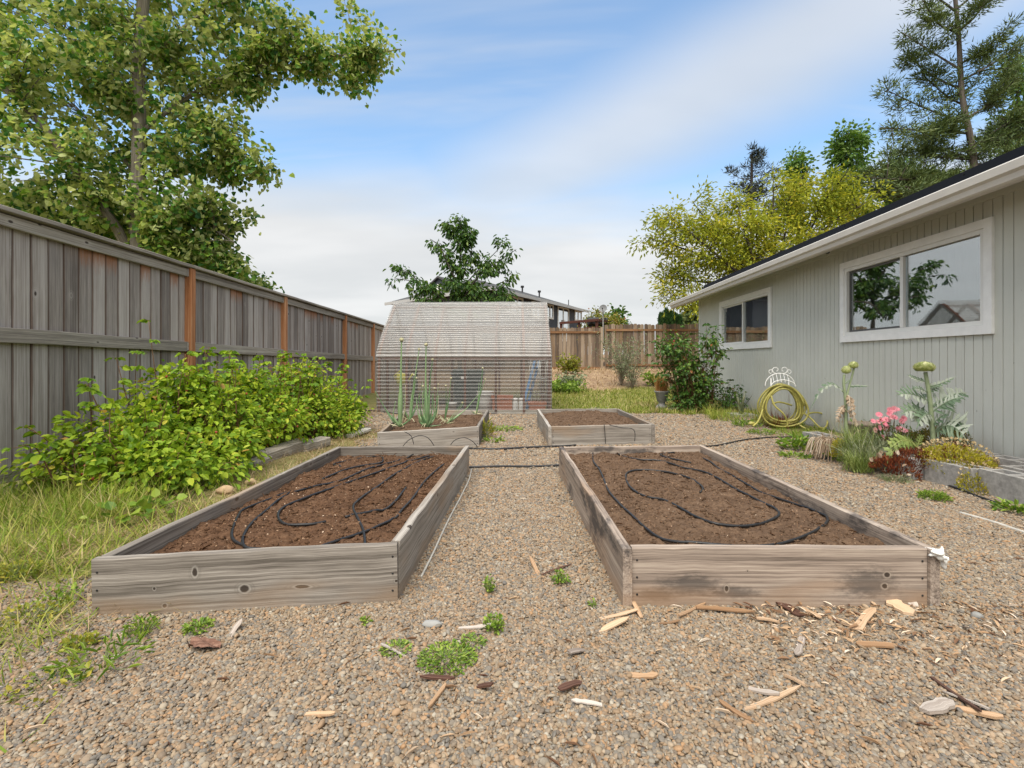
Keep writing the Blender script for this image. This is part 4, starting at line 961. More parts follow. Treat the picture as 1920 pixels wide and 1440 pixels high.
# ---------------------------------------------------------------- foliage materials
L_poplar = foliage('poplar_leaf', [(0,(.028,.095,.034)), (.35,(.075,.185,.036)), (.6,(.15,.285,.040)), (.82,(.30,.40,.060)), (1,(.52,.56,.19))], .46, .5, back=(.42,.47,.19), spec=.2)
L_cherry = foliage('cherry_leaf', [(0,(.02,.06,.012)), (.5,(.055,.125,.020)), (.85,(.12,.20,.032)), (1,(.19,.26,.06))], .34, .45, spec=.3)
L_locust = foliage('yellow_locust_leaf', [(0,(.15,.20,.025)), (.4,(.29,.33,.035)), (.75,(.44,.44,.05)), (1,(.58,.48,.06))], .42, .55, spec=.2)
L_pine = foliage('pine_needle', [(0,(.035,.058,.018)), (.5,(.085,.128,.036)), (1,(.16,.20,.06))], .08, .6)
L_darkpine = foliage('dark_pine_needle', [(0,(.010,.016,.012)), (.5,(.022,.032,.022)), (1,(.045,.055,.035))], .05, .6)
L_birch = foliage('bright_tree_leaf', [(0,(.05,.115,.022)), (.5,(.10,.20,.035)), (1,(.20,.29,.07))], .34, .45)
L_arb = foliage('arborvitae_spray', [(0,(.015,.045,.012)), (.5,(.030,.085,.018)), (1,(.06,.13,.03))], .12, .6)
L_rasp = foliage('raspberry_leaf', [(0,(.065,.155,.020)), (.3,(.18,.31,.026)), (.6,(.33,.45,.036)), (.86,(.48,.55,.06)), (.95,(.62,.56,.08)), (1,(.48,.30,.09))], .42, .5, spec=.2)
L_raspy = foliage('raspberry_leaf_yellow', [(0,(.08,.18,.02)), (.3,(.18,.31,.028)), (.6,(.33,.46,.035)), (.85,(.48,.54,.05)), (.95,(.62,.52,.07)), (1,(.45,.28,.08))], .42, .5, spec=.2)
L_rose = foliage('rose_leaf', [(0,(.03,.075,.014)), (.45,(.065,.145,.024)), (.75,(.13,.22,.035)), (.93,(.22,.28,.05)), (1,(.26,.095,.03))], .30, .42, spec=.35)
L_yellowbush = foliage('yellow_green_leaf', [(0,(.11,.14,.02)), (.6,(.24,.26,.03)), (1,(.36,.30,.04))], .35)
L_redtip = foliage('red_tipped_leaf', [(0,(.08,.13,.02)), (.5,(.21,.23,.03)), (.8,(.30,.25,.04)), (1,(.34,.12,.05))], .3)
L_grass = foliage('grass_blade', [(0,(.11,.19,.02)), (.4,(.22,.31,.04)), (.65,(.36,.38,.08)), (.85,(.48,.41,.17)), (1,(.58,.48,.27))], .38, .6, spec=.15)
L_lawn = foliage('lawn_blade', [(0,(.12,.18,.025)), (.45,(.24,.29,.05)), (.7,(.38,.36,.11)), (1,(.52,.44,.23))], .36, .6, spec=.15)
L_straw = foliage('straw', [(0,(.20,.12,.06)), (.5,(.36,.25,.14)), (1,(.52,.41,.26))], .2, .8, spec=.1)
L_weed = foliage('weed_leaf', [(0,(.085,.17,.02)), (.5,(.19,.30,.035)), (1,(.33,.42,.07))], .34, .45)
L_weedy = foliage('yellow_weed_leaf', [(0,(.14,.20,.025)), (.6,(.30,.32,.04)), (1,(.45,.38,.06))], .34, .5)
L_onion = foliage('onion_leaf', [(0,(.10,.20,.085)), (.5,(.17,.29,.135)), (1,(.28,.39,.20))], .15, .35, spec=.45)
L_onionpale = foliage('onion_pale', [(0,(.46,.44,.26)), (1,(.62,.58,.40))], .2, .5)
L_dry = foliage('dry_leaf', [(0,(.20,.13,.08)), (.5,(.36,.27,.19)), (1,(.52,.44,.35))], .15, .8, spec=.1)
L_arti = foliage('artichoke_leaf', [(0,(.085,.14,.085)), (.5,(.14,.205,.13)), (1,(.23,.29,.20))], .20, .55, back=(.33,.37,.31))
L_bract = foliage('artichoke_bract', [(0,(.30,.36,.12)), (.5,(.52,.56,.26)), (1,(.72,.72,.44))], .15, .5)
L_pink = foliage('pink_petal', [(0,(.70,.20,.28)), (.5,(.82,.33,.42)), (1,(.90,.52,.57))], .25, .5)
L_sedum = foliage('yellow_sedum', [(0,(.22,.22,.02)), (.5,(.44,.40,.035)), (.85,(.58,.49,.06)), (1,(.66,.52,.22))], .25, .5)
L_sedumtop = foliage('tan_sedum_flower', [(0,(.34,.24,.11)), (1,(.58,.46,.28))], .2, .7)
L_red = foliage('red_sedum', [(0,(.10,.02,.012)), (.5,(.20,.05,.025)), (1,(.30,.12,.04))], .2, .5)
L_moss = foliage('olive_moss', [(0,(.065,.06,.012)), (.5,(.13,.115,.02)), (1,(.22,.17,.03))], .15, .7)
L_lav = foliage('grey_green_blade', [(0,(.11,.14,.075)), (.5,(.21,.245,.14)), (1,(.36,.36,.23))], .25, .55)
L_fennel = foliage('bright_feathery_blade', [(0,(.13,.19,.045)), (.6,(.25,.32,.09)), (1,(.38,.42,.15))], .3, .5)
L_orange = foliage('orange_dry_grass', [(0,(.30,.13,.045)), (.5,(.50,.25,.09)), (1,(.64,.40,.18))], .25, .7, spec=.1)
M_stem = simple('green_stem', (.16,.20,.07), .55, .3, .2, 30, .1)
M_greystem = simple('pale_artichoke_stem', (.24,.29,.17), .55, .3, .15, 30, .1)
M_cane = simple('brown_cane', (.16,.085,.045), .7, .2, .3, 30, .2)
M_berry = simple('red_berry', (.30,.05,.03), .4, .4, .3, 40, .3)
M_trunk = wood('pale_poplar_bark', [(.25,(.09,.075,.06)), (.5,(.22,.19,.155)), (.75,(.36,.32,.27))], knots=.15, tone=.1, blotch_amt=.5, bump=.6)
M_darktrunk = wood('dark_bark', [(.25,(.022,.018,.015)), (.5,(.055,.044,.036)), (.75,(.13,.11,.09))], knots=0, tone=.2, bump=.6)
M_lichen = wood('lichen_bark', [(.25,(.03,.025,.02)), (.5,(.085,.07,.055)), (.62,(.20,.18,.14)), (.8,(.34,.33,.25))], knots=0, tone=.1, bump=.6, blotch_amt=.6)

def up(n): return np.tile([0, 0, 1.0], (n, 1))
def rnd3(n, s=1.0): return RNG.normal(size=(n, 3))*s
def limb(mb, pts, r0, r1, k=6, n=8, jit=.0):
    W = smooth_path([np.array(p, float)+(np.array(rnd3(1)[0])*jit if 0 < i < len(pts)-1 else 0) for i, p in enumerate(pts)], k)
    m = len(W); mb.tube(W, np.linspace(r0, r1, m), n); return W
def inblob(c, r, n, shell=.45):
    d = nrm(rnd3(n)); k = RNG.uniform(shell**3, 1, n)**(1/3)
    return np.array(tuple(c))+d*k[:, None]*np.array(r)
def tree(name, label, cat, loc, limbs, anchors, leafmat, bark, leaf=.08, per=40, spread=.2, w=.55, tmpl='leaf', droop=.45, updir=.7, twig=.008, group=None, stretch=(1, 1, .8), along=.4, tone=None):
    """limbs: [(points, r0, r1)], anchors: centres of leafy sprays; each gets a twig from the nearest limb"""
    rt = thing(name, label, cat, loc, group); mb = MB(); SK = []
    for pts, a, b in limbs: SK += limb(mb, pts, a, b, jit=.02*leaf/.08 if len(pts) > 2 else 0)
    SK = np.array(SK); lv = MB()
    Pn, D, R = [], [], []
    for A in anchors:
        A = np.array(A, float); dv = A-SK; dist = np.linalg.norm(dv, axis=1)+np.maximum(0, -dv[:, 2])*.6
        b = SK[np.argmin(dist)]; v = A-b; L = np.linalg.norm(v)+1e-6
        mid = (b+A)/2+np.array([0, 0, .10*L])+rnd3(1)[0]*.05*L
        tw = np.array([b*(1-t)**2+2*mid*t*(1-t)+A*t*t for t in np.linspace(0, 1, 5)])
        if twig: mb.tube(tw, np.linspace(twig*(1+L*.5), twig*.35, 5), 4, cap=False)
        n = max(3, int(per*U(.6, 1.4))); t = RNG.uniform(max(.1, 1-along), 1.0, n)
        base = np.array([np.interp(t, np.linspace(0, 1, 5), tw[:, i]) for i in range(3)]).T
        off = rnd3(n)*spread*np.array(stretch)*.6
        Pn.append(base+off); d = nrm(off+v/L*spread*.5)+np.array([0, 0, -droop])+rnd3(n, .3); D.append(d)
        cl = U(-.20, .20)
        R.append(np.clip(RNG.normal(.5+cl, .2, n), 0, 1))
    Pn = np.concatenate(Pn); D = np.concatenate(D); R = np.concatenate(R); n = len(Pn)
    lv.leaves(Pn, D, up(n)*updir+rnd3(n, .6), leaf*RNG.uniform(.6, 1.25, n), w, tmpl, R)
    mb.build('trunk', bark, rt, smooth=True); lv.build('crown', leafmat, rt); return rt
def pxblobs(L, shell=.3):
    out = []
    for (u, v, Y, ru, rv, ry, n) in L:
        c = P(u, v, Y); out.append(inblob(c, (ru/F*Y, ry, rv/F*Y), n, shell))
    return np.concatenate(out)
def along(limbs, n, rad, t0=.25):
    out = []
    for pts, *_ in limbs:
        W = np.array(smooth_path([np.array(p, float) for p in pts], 6)); k = RNG.uniform(t0, 1, n)*(len(W)-1)
        out.append(np.array([np.interp(k, np.arange(len(W)), W[:, i]) for i in range(3)]).T+rnd3(n)*rad)
    return np.concatenate(out)
# ---------------------------------------------------------------- poplar behind the fence
Yp = 8.2
pl = [([P(252, 800, Yp), P(252, 600, Yp), P(256, 420, Yp), P(258, 280, Yp), P(263, 120, Yp), P(272, -60, Yp), P(276, -260, Yp)], .135, .07),
      ([P(254, 520, Yp), P(235, 450, Yp-.1), P(190, 385, Yp-.3), P(130, 300, Yp-.5), P(80, 230, Yp-.6), P(-10, 150, Yp-.8), P(-140, 60, Yp-1)], .085, .035),
      ([P(263, 250, Yp), P(330, 190, Yp+.2), P(440, 140, Yp+.3), P(560, 112, Yp+.4), P(680, 100, Yp+.5), P(752, 92, Yp+.5)], .045, .010),
      ([P(270, 100, Yp), P(310, 80, Yp), P(400, 20, Yp+.4), P(520, -20, Yp+.6)], .05, .012),
      ([P(258, 360, Yp), P(330, 320, Yp+.2), P(420, 300, Yp+.3), P(492, 305, Yp+.3)], .04, .010),
      ([P(256, 440, Yp), P(320, 420, Yp+.2), P(390, 430, Yp+.3), P(440, 455, Yp+.3)], .035, .009),
      ([P(256, 480, Yp), P(330, 480, Yp+.3), P(410, 505, Yp+.5)], .03, .009),
      ([P(260, 200, Yp), P(200, 130, Yp+.5), P(120, 60, Yp+.8)], .045, .012),
      ([P(258, 330, Yp), P(200, 260, Yp+.6), P(140, 200, Yp+1.2)], .04, .012),
      ([P(256, 460, Yp), P(180, 440, Yp+.4), P(90, 400, Yp+.6), P(0, 380, Yp+.4)], .04, .012)]
pa = pxblobs([(60,165,7.9,170,120,1.3,56),(215,120,8.2,120,90,1.4,44),(385,118,8.4,90,55,1.0,28),(470,105,8.6,70,40,.6,16),(560,104,8.6,85,22,.5,15),(680,96,8.7,70,20,.35,14),(668,160,8.7,16,32,.15,7),(590,140,8.7,30,12,.2,5),(478,175,8.5,22,16,.2,5),
  (320,265,8.3,110,85,1.1,44),(420,245,8.4,40,40,.5,10),(455,315,8.5,48,40,.5,15),(110,330,7.9,150,100,1.3,46),(320,395,8.3,100,60,1.0,34),(402,400,8.4,52,42,.5,14),(395,470,8.5,44,34,.5,13),(420,505,8.6,34,14,.3,6),(330,470,8.5,80,45,.9,22),(180,440,8.5,170,50,.8,40),(40,400,8.3,110,50,.8,24),
  (180,20,8.3,330,90,1.5,60),(520,25,8.6,190,40,.8,20),(230,-130,8.3,330,120,1.8,60),(-160,200,8.0,130,220,1.5,50),(440,530,9.2,40,12,.3,6),(505,545,10.5,25,8,.2,4)], .1)
pa = pa[~((np.abs(CX+F*pa[:, 0]/pa[:, 1]-260) < 26) & (pa[:, 1] < Yp+.1) & ((H-pa[:, 2])*F/pa[:, 1]+CY > 70) & ((H-pa[:, 2])*F/pa[:, 1]+CY < 290) & (RNG.random(len(pa)) < .9))]
tree('poplar_tree', 'big poplar with pale trunk and flickering two tone leaves rising behind the grey board fence', 'tree', P(252, 800, Yp), pl, pa, L_poplar, M_trunk, leaf=.080, per=66, spread=.21, w=.92, tmpl='heart', droop=.55, updir=.35)
# ---------------------------------------------------------------- cherry behind the greenhouse
Yc = 16.8
def Q(L, Y, s=.3): return [P(u, v, Y+U(-s, s)) for u, v in L]
cl_ = [(Q([(862,700),(860,620),(859,560),(861,490),(864,412)], Yc, .05), .07, .015), (Q([(860,590),(820,552),(785,532),(742,522)], Yc), .035, .008), (Q([(860,585),(800,540),(765,515),(745,505)], Yc+.3), .03, .007),
  (Q([(860,575),(900,520),(930,490),(968,468)], Yc), .035, .008), (Q([(860,590),(910,560),(945,535),(960,515)], Yc), .035, .008), (Q([(860,540),(838,490),(822,462),(806,448)], Yc), .028, .007), (Q([(861,520),(880,485),(884,470)], Yc), .02, .007), (Q([(861,545),(900,500),(925,478),(945,455)], Yc), .02, .007),
  (Q([(860,600),(890,575),(930,565),(955,550)], Yc-.4), .03, .008), (Q([(860,600),(830,575),(800,560),(790,565)], Yc-.4), .03, .008), (Q([(863,470),(880,440),(882,432)], Yc), .02, .006), (Q([(863,460),(845,425),(838,420)], Yc), .02, .006)]
ca = np.concatenate([along(cl_[1:], 7, .09), along(cl_[:1], 26, .14, .45), pxblobs([(800,540,Yc,40,14,.4,10),(930,500,Yc,30,18,.4,9),(865,545,Yc,70,25,.7,22),(880,580,Yc-.3,90,20,.7,20),(862,435,Yc,22,28,.2,12),(845,510,Yc,22,40,.3,10),(900,545,Yc,50,25,.4,10)])])
tree('cherry_tree', 'young cherry tree with drooping dark green leaves behind the greenhouse', 'tree', P(862, 700, Yc), cl_, ca, L_cherry, M_darktrunk, leaf=.165, per=24, spread=.16, w=.42, droop=1.1, updir=.6, twig=.006, along=.7)
# ---------------------------------------------------------------- trees behind the house
Yl = 19.0
ll = [(Q([(1450,760),(1450,620),(1440,520)], Yl, .1), .2, .12)]
for tip in ((1212,445),(1250,400),(1300,380),(1380,370),(1450,330),(1520,310),(1590,320),(1640,370),(1230,520),(1265,560),(1560,350),(1480,380),(1340,430),(1420,400),(1600,380)):
    ll.append((Q([(1440,560),(lerp(1440,tip[0],.5)+U(-15,15),lerp(560,tip[1],.6)),tip], Yl, .9), .07, .012))
la = np.concatenate([along(ll[1:], 9, .28, .35), pxblobs([(1440,420,Yl,150,55,1.6,40),(1330,470,Yl,80,70,1.2,30),(1270,430,Yl,55,40,.8,14),(1260,540,Yl,30,40,.6,10),(1540,360,Yl,80,40,1.2,26),(1420,490,Yl,130,40,1.4,26)])])
tree('locust_tree', 'golden yellow green locust tree spreading above the house roof', 'tree', P(1450, 700, Yl), ll, la, L_locust, M_darktrunk, leaf=.155, per=78, spread=.36, w=.38, droop=.35, updir=.8, twig=.013, along=.6)
def conifer(label, u, vt, vb, Y, w, n, mat, lean=0, leaf=.5, seed=1, up_=.5, group='conifers behind the house'):
    lim = [(Q([(u+lean, 760), (u+lean*.6, (vt+vb)/2), (u, vt)], Y, .05), .005*Y, .03)]; an = []
    for k in range(n):
        t = (k+.5)/n; v = vt+(vb-vt)*t; a = U(0, 2*math.pi); L = w*(t**.75)*U(.55, 1.15); c = P(u+lean*t*.6, v, Y)
        tip = c+Vector((math.cos(a)*L, math.sin(a)*L, L*U(.05, up_)))
        lim.append(([c, (c+tip)/2+Vector((0, 0, -.05*L)), tip], .03, .012))
        for q in np.linspace(.35, 1.05, max(3, int(L/.32))): an.append(np.array(c.lerp(tip, q))+rnd3(1)[0]*.14)
    tree('pine_tree', label, 'tree', P(u+lean, 740, Y), lim, an, mat, M_darktrunk, leaf=leaf*.5, per=34, spread=.24, w=.22, tmpl='needle', droop=-.35, updir=.2, twig=.01, group=group, stretch=(1, 1, .7))
conifer('small dark pine poking above the golden locust tree', 1410, 283, 420, 33, 2.9, 26, L_darkpine, leaf=.55)
# the big pine: long bare limbs with clumped needles
Yn = 21.0
nl = [(Q([(1850,800),(1840,500),(1822,300),(1806,180),(1790,60),(1780,-120)], Yn, .1), .17, .06)]
for b, tip in (((1812,230),(1665,170)),((1812,250),(1650,240)),((1825,300),(1660,290)),((1830,330),(1640,330)),((1808,170),(1700,100)),((1800,130),(1690,60)),((1815,220),(1900,130)),((1820,280),(1930,210)),((1825,310),(1940,290)),((1800,120),(1880,60)),((1830,350),(1700,350)),((1815,200),(1730,140)),((1828,320),(1760,360)),((1795,60),(1730,0)),((1795,60),(1860,-20)),((1835,380),(1930,350)),((1825,300),(1720,270)),((1805,150),(1940,60)),((1832,330),(1585,330)),((1812,215),(1760,240)),((1835,360),(1640,370)),((1830,360),(1900,330)),((1790,20),(1690,-40)),((1790,20),(1900,-60))):
    m = ((b[0]+tip[0])/2, (b[1]+tip[1])/2+U(-4, 14)); yy_ = U(-1.6, 1.6)
    nl.append(([P(*b, Yn), P(*m, Yn+yy_*.5), P(*tip, Yn+yy_)], .05, .015))
na = np.concatenate([along(nl[1:], 16, .28, .34), pxblobs([(1840,300,Yn,80,50,1.5,40),(1700,330,Yn,80,30,1.2,34),(1900,240,Yn,40,70,1,26),(1760,260,Yn,50,30,1,16),(1850,160,Yn,50,50,1,18),(1690,345,Yn,90,16,1,20)])])
tree('pine_tree', 'large open pine with clumped olive needles behind the house roof', 'tree', P(1850, 740, Yn), nl, na, L_pine, M_darktrunk, leaf=.20, per=80, spread=.27, w=.24, tmpl='needle', droop=-.3, updir=.2, twig=.02, group='conifers behind the house', stretch=(1, 1, .6), along=.6)
def leafytree(label, u, vt, vb, Y, ru, n, mat=L_birch, seed=0, leaf=.20, group='bright green trees behind the house', per=48):
    lim = [(Q([(u, 760), (u+4, (vt+vb)/2), (u-3, vt+10)], Y, .1), .16, .03)]; L = []
    for k in range(n):
        t = (k+.5)/n; L.append((u+U(-.75, .75)*ru*(.22+.78*t), lerp(vt+6, vb, t), Y+U(-1, 1), ru*(.12+.35*t), ru*.16+5, .8, 5))
    tree('deciduous_tree', label, 'tree', P(u, 740, Y), lim, pxblobs(L), mat, M_darktrunk, leaf=leaf, per=per, spread=.40, w=.7, droop=.4, updir=.6, twig=.012, group=group)
leafytree('bright green tree with a leaning pointed tip beside the big pine', 1592, 235, 440, 27, 75, 22)
leafytree('narrow dark green tree tip between the small pine and the leaning one', 1492, 285, 420, 30, 22, 11)
leafytree('rounded bright green tree filling the gap under the big pine', 1690, 300, 440, 29, 70, 16)
leafytree('bright green tree rising behind the big pine at the roof end', 1905, 105, 420, 30, 95, 26)
# ---------------------------------------------------------------- beyond the picket fence
for k, u in enumerate((1240, 1249, 1257, 1266, 1274)):
    Y = 24; vt = 589-5*math.sin(k*1.3)-3*(k % 2); c = P(u, 640, Y); top = P(u, vt, Y)
    rt = thing('arborvitae', ['first arborvitae of the row starting at the picket fence gap','second arborvitae of the row, fuller','tallest arborvitae in the middle of the row','fourth arborvitae of the row with rounded tip','last arborvitae of the row next to the house corner'][k], 'shrub', (c.x, c.y, .6), 'arborvitae row beyond the picket fence')
    lv = MB(); n = 900; h = RNG.uniform(0, 1, n)**.8; z = .6+(top.z-.6)*h; r_ = .17*np.sqrt(np.clip(1-h**3, .02, 1)); a = RNG.uniform(0, 6.283, n)
    Pn = np.stack([c.x+r_*np.cos(a), c.y+r_*np.sin(a), z], 1); D = np.stack([np.cos(a)*.35, np.sin(a)*.35, np.ones(n)], 1)+rnd3(n, .2)
    lv.leaves(Pn, D, np.stack([np.cos(a), np.sin(a), np.zeros(n)], 1), RNG.uniform(.10, .2, n), .35, 'leaf'); lv.build('crown', L_arb, rt)
    m_ = MB(); m_.tube([(c.x, c.y, .4), (c.x, c.y, top.z-.2)], .04, 6); m_.build('trunk', M_darktrunk, rt)
leafytree('dull olive tree just showing between the arborvitae and the house corner', 1297, 572, 640, 27, 22, 9, L_pine, leaf=.22, group='trees beyond the picket fence', per=30)
leafytree('yellowish shrubby tree with reddish tips beside the satellite dish', 1115, 588, 640, 27.5, 26, 8, L_redtip, leaf=.11, group='trees beyond the picket fence', per=90)
leafytree('broad golden green bush below the satellite dish', 1146, 596, 640, 26, 26, 8, L_redtip, leaf=.11, group='trees beyond the picket fence', per=90)
leafytree('small dark green tree tip beyond the golden green bush', 1157, 583, 640, 31, 14, 7, L_cherry, leaf=.25, group='trees beyond the picket fence', per=26)
# ---------------------------------------------------------------- raspberries along the fence
def bush(name, label, cat, base, blobs, canes, leafmat, leaf, per, group=None, w=.62, tmpl='leaf', stem=M_cane, droop=.35, inner=.35, berries=0, updir=.9):
    rt = thing(name, label, cat, base, group); lv = MB(); st = MB(); bm = MB()
    for c, r, n in blobs:
        A = inblob(c, r, n, inner); A = A[A[:, 2] > .03]
        for a in A[::3]:
            b = np.array(tuple(base))+np.array([(a[0]-base[0])*.45+U(-.1, .1), (a[1]-base[1])*.45+U(-.1, .1), 0])
            st.tube([b, (a+b)/2+np.array([0, 0, .12*np.linalg.norm(a-b)]), a], [.006, .005, .002], 4, cap=False)
        for a in A:
            k = max(2, int(per*U(.6, 1.4))); off = rnd3(k)*leaf*.9; out = nrm(a-np.array(tuple(c)))
            lv.leaves(a+off, off*6+out*.5+rnd3(k, .3)+np.array([0, 0, -droop]), up(k)*updir+out*.5+rnd3(k, .45), leaf*RNG.uniform(.40, 1.25, k), w, tmpl, np.clip(RNG.normal(.5+U(-.24, .24)+.10*(a[2]-c[2])/max(r[2], .01), .16, k), 0, 1))
        for _ in range(berries):
            a = inblob(c, r, 1, .92)[0]
            if a[2] > .08:
                bm = MB(); bm.blob(a, (.010, .010, .011), None, 0, 7, 5, .3); bm.build('berry', M_berry, rt, smooth=True)
    for pts in canes:
        W = np.array(smooth_path([np.array(p, float) for p in pts], 5)); st.tube(W, np.linspace(.006, .002, len(W)), 5)
        for i in range(4, len(W), 2):
            for s in range(2):
                a = U(0, 6.28); d = np.array([math.cos(a), math.sin(a), .15])
                q = W[i]+d*leaf*.55; st.tube([W[i], q], .0015, 3, cap=False)
                k = 3; dd = np.stack([d, d+np.cross(d, [0, 0, 1])*1.1, d-np.cross(d, [0, 0, 1])*1.1])
                lv.leaves(np.tile(q, (k, 1)), dd+[0, 0, -.75], up(k)*.6+d*.5+rnd3(k, .35), leaf*RNG.uniform(.9, 1.6, k)*(1.25-.5*i/len(W)), w, tmpl, RNG.uniform(.1, .6, k))
    st.build('stems', stem, rt, smooth=True); lv.build('leaves', leafmat, rt)
    return rt
RG = 'raspberry bushes along the board fence'
def shoots(c, n, r, h0, h1, dx=0):
    out = []
    for _ in range(n):
        a = U(0, 6.28); q = r*math.sqrt(U(0, 1)); x, y = c[0]+q*math.cos(a), c[1]+q*math.sin(a); h = U(h0, h1); k = U(-.16, .16)
        out.append([(x, y, .15), (x+k*.4, y+U(-.06, .06), h*.6), (x+k+dx, y+U(-.08, .08), h)])
    return out
bush('raspberry_bush', 'raspberry bush at the grassy end of the row with low arching canes', 'bush', (-3.05, 3.85, 0), [((-3.10,4.0,.34),(.42,.36,.30),137),((-2.72,3.72,.20),(.46,.28,.20),101),((-3.42,3.75,.22),(.22,.22,.16),31),((-2.4,3.95,.16),(.24,.2,.14),34)],
  [[(-3.2,3.7,0),(-3.35,3.65,.35),(-3.5,3.6,.52)],[(-3.3,3.9,.1),(-3.3,3.9,.6),(-3.28,3.85,.86)],[(-3.2,3.5,.1),(-3.25,3.4,.40),(-3.3,3.3,.42)]]+shoots((-3.1, 3.95), 9, .35, .5, .82)+shoots((-2.7, 3.7), 6, .3, .3, .5), L_rasp, .058, 13, RG, berries=8)
bush('raspberry_bush', 'tallest raspberry bush with one long upright cane against the grey boards', 'bush', (-3.0, 4.6, 0), [((-3.1,4.62,.50),(.46,.40,.40),174),((-2.72,4.55,.42),(.40,.36,.36),137),((-2.55,4.25,.22),(.36,.3,.22),101),((-2.95,4.5,.82),(.2,.2,.14),31)],
  [[(-3.1,4.45,.2),(-3.18,4.45,.8),(-3.25,4.45,1.36)],[(-3.2,4.3,.2),(-3.35,4.3,.75),(-3.42,4.3,1.02)],[(-2.9,4.6,.3),(-2.85,4.6,.9),(-2.8,4.6,1.12)],[(-3.3,4.2,.2),(-3.45,4.1,.7),(-3.5,4.1,.80)]]+shoots((-2.9, 4.6), 15, .42, .75, 1.12), L_rasp, .058, 13, RG, berries=9)
bush('raspberry_bush', 'raspberry bush in front of the orange fence post thick with yellowish leaves', 'bush', (-2.85, 5.4, 0), [((-2.95,5.4,.48),(.48,.40,.40),174),((-2.55,5.3,.38),(.36,.36,.32),123),((-2.72,5.0,.24),(.30,.34,.20),87),((-2.85,5.3,.80),(.24,.2,.13),34)],
  [[(-2.8,5.4,.3),(-2.75,5.4,.9),(-2.72,5.4,1.05)],[(-3.0,5.3,.3),(-3.0,5.3,.9),(-3.0,5.25,1.10)]]+shoots((-2.8, 5.35), 13, .42, .7, 1.02), L_raspy, .055, 13, RG, berries=8)
bush('raspberry_bush', 'raspberry bush beyond the old timbers with tall green shoots', 'bush', (-2.7, 6.3, 0), [((-2.8,6.3,.48),(.44,.42,.40),159),((-2.52,6.3,.34),(.30,.38,.28),108),((-2.7,6.3,.82),(.28,.24,.14),37)],
  [[(-2.7,6.3,.4),(-2.66,6.3,.9),(-2.62,6.3,1.08)],[(-2.9,6.4,.4),(-2.95,6.4,.95),(-2.95,6.4,1.12)],[(-2.5,6.4,.4),(-2.42,6.4,.85),(-2.35,6.4,.98)]]+shoots((-2.65, 6.3), 15, .42, .75, 1.12), L_rasp, .055, 12, RG, berries=4)
bush('raspberry_bush', 'raspberry bush at the greenhouse end of the row drooping to the gravel', 'bush', (-2.5, 7.0, 0), [((-2.58,6.95,.38),(.36,.40,.34),116),((-2.3,6.8,.28),(.28,.38,.24),87),((-2.2,6.45,.18),(.22,.32,.18),58)],
  [[(-2.5,7.0,.4),(-2.4,7.0,.85),(-2.35,7.0,.95)],[(-2.9,8.4,.0),(-2.85,8.4,.35),(-2.7,8.4,.55)]]+shoots((-2.45, 6.9), 10, .36, .5, .86), L_rasp, .054, 12, RG, berries=3)
# ---------------------------------------------------------------- rose bush at the house corner
rc = G(1310, 772, .0)
def rp(u, v, dy=0): return np.array(P(u, v, rc.y+dy))
rcan = []
for tip in ((1225,640),(1250,625),(1275,612),(1300,625),(1325,608),(1340,640),(1358,690),(1240,680),(1270,690),(1332,660),(1290,660),(1350,665),(1218,665),(1310,650),(1338,612)):
    dy = U(-.5, .4); b = rp(1312+U(-20, 20), 770)
    rcan.append([b, (b+rp(*tip, dy))/2+np.array([U(-.1, .1), 0, .05]), rp(*tip, dy)])
rt = bush('rose_bush', 'tall leafy rose bush at the corner of the grey green house', 'bush', (rc.x, rc.y, 0), [(rp(1305,725),(.42,.40,.40),190),(rp(1275,690),(.40,.40,.30),110),(rp(1262,650,-.1),(.34,.35,.24),80),(rp(1330,640),(.20,.25,.25),34),(rp(1290,752),(.34,.35,.16),70),(rp(1345,660),(.12,.2,.2),14)],
  rcan, L_rose, .075, 8, None, droop=.5, inner=.1)
for _ in range(9): a = rp(U(1240, 1345), U(625, 700), U(-.3, .2)); bm = MB(); bm.blob(a, (.02, .02, .018), None, 0, 7, 5, .4); bm.build('faded_rose', M_berry, rt, smooth=True)
sc_ = G(1368, 770); bush('shrub', 'low dark leafy shrub between the rose bush and the siding', 'bush', (sc_.x, sc_.y, 0), [(tuple(sc_+Vector((-.02, 0, .24))),(.28,.3,.26),90)], [[tuple(sc_), tuple(sc_+Vector((.1,0,.3))), tuple(sc_+Vector((.16,-.1,.52)))],[tuple(sc_), tuple(sc_+Vector((-.05,0,.4))), tuple(sc_+Vector((-.02,-.1,.62)))]], L_rose, .055, 8, None)
# shrubs by the picket fence
def sprays(name, label, cat, base, h, r_, n, leafmat, stem, leaf, per, group=None, w=.3, lean=0):
    lim = []; an = []; base = Vector(base)
    for k in range(n):
        a = U(0, 6.28); q = U(.2, 1)*r_; tip = base+Vector((math.cos(a)*q+lean, math.sin(a)*q, h*U(.55, 1))); mid = base.lerp(tip, .5)+Vector((-math.cos(a)*q*.15, 0, h*.06)); lim.append(([base, mid, tip], .012, .004))
        for t in np.linspace(.35, 1, 5): an.append(np.array(base.lerp(mid, t*2) if t < .5 else mid.lerp(tip, t*2-1)))
    tree(name, label, cat, base, lim, an, leafmat, stem, leaf=leaf, per=per, spread=.10, w=w, droop=.1, updir=.5, twig=.003, group=group)
def onbank(u, Y): x = (u-CX)/F*Y; return (x, Y, terr(x, Y))
M_greytwig = simple('grey_twig', (.20,.17,.13), .8, .2, .2, 30, .2)
sprays('shrub', 'wispy grey green shrub on the straw bank before the fence post', 'bush', onbank(1165, 14.6), 1.55, .75, 26, L_lav, M_greytwig, .085, 9, 'shrubs on the straw bank')
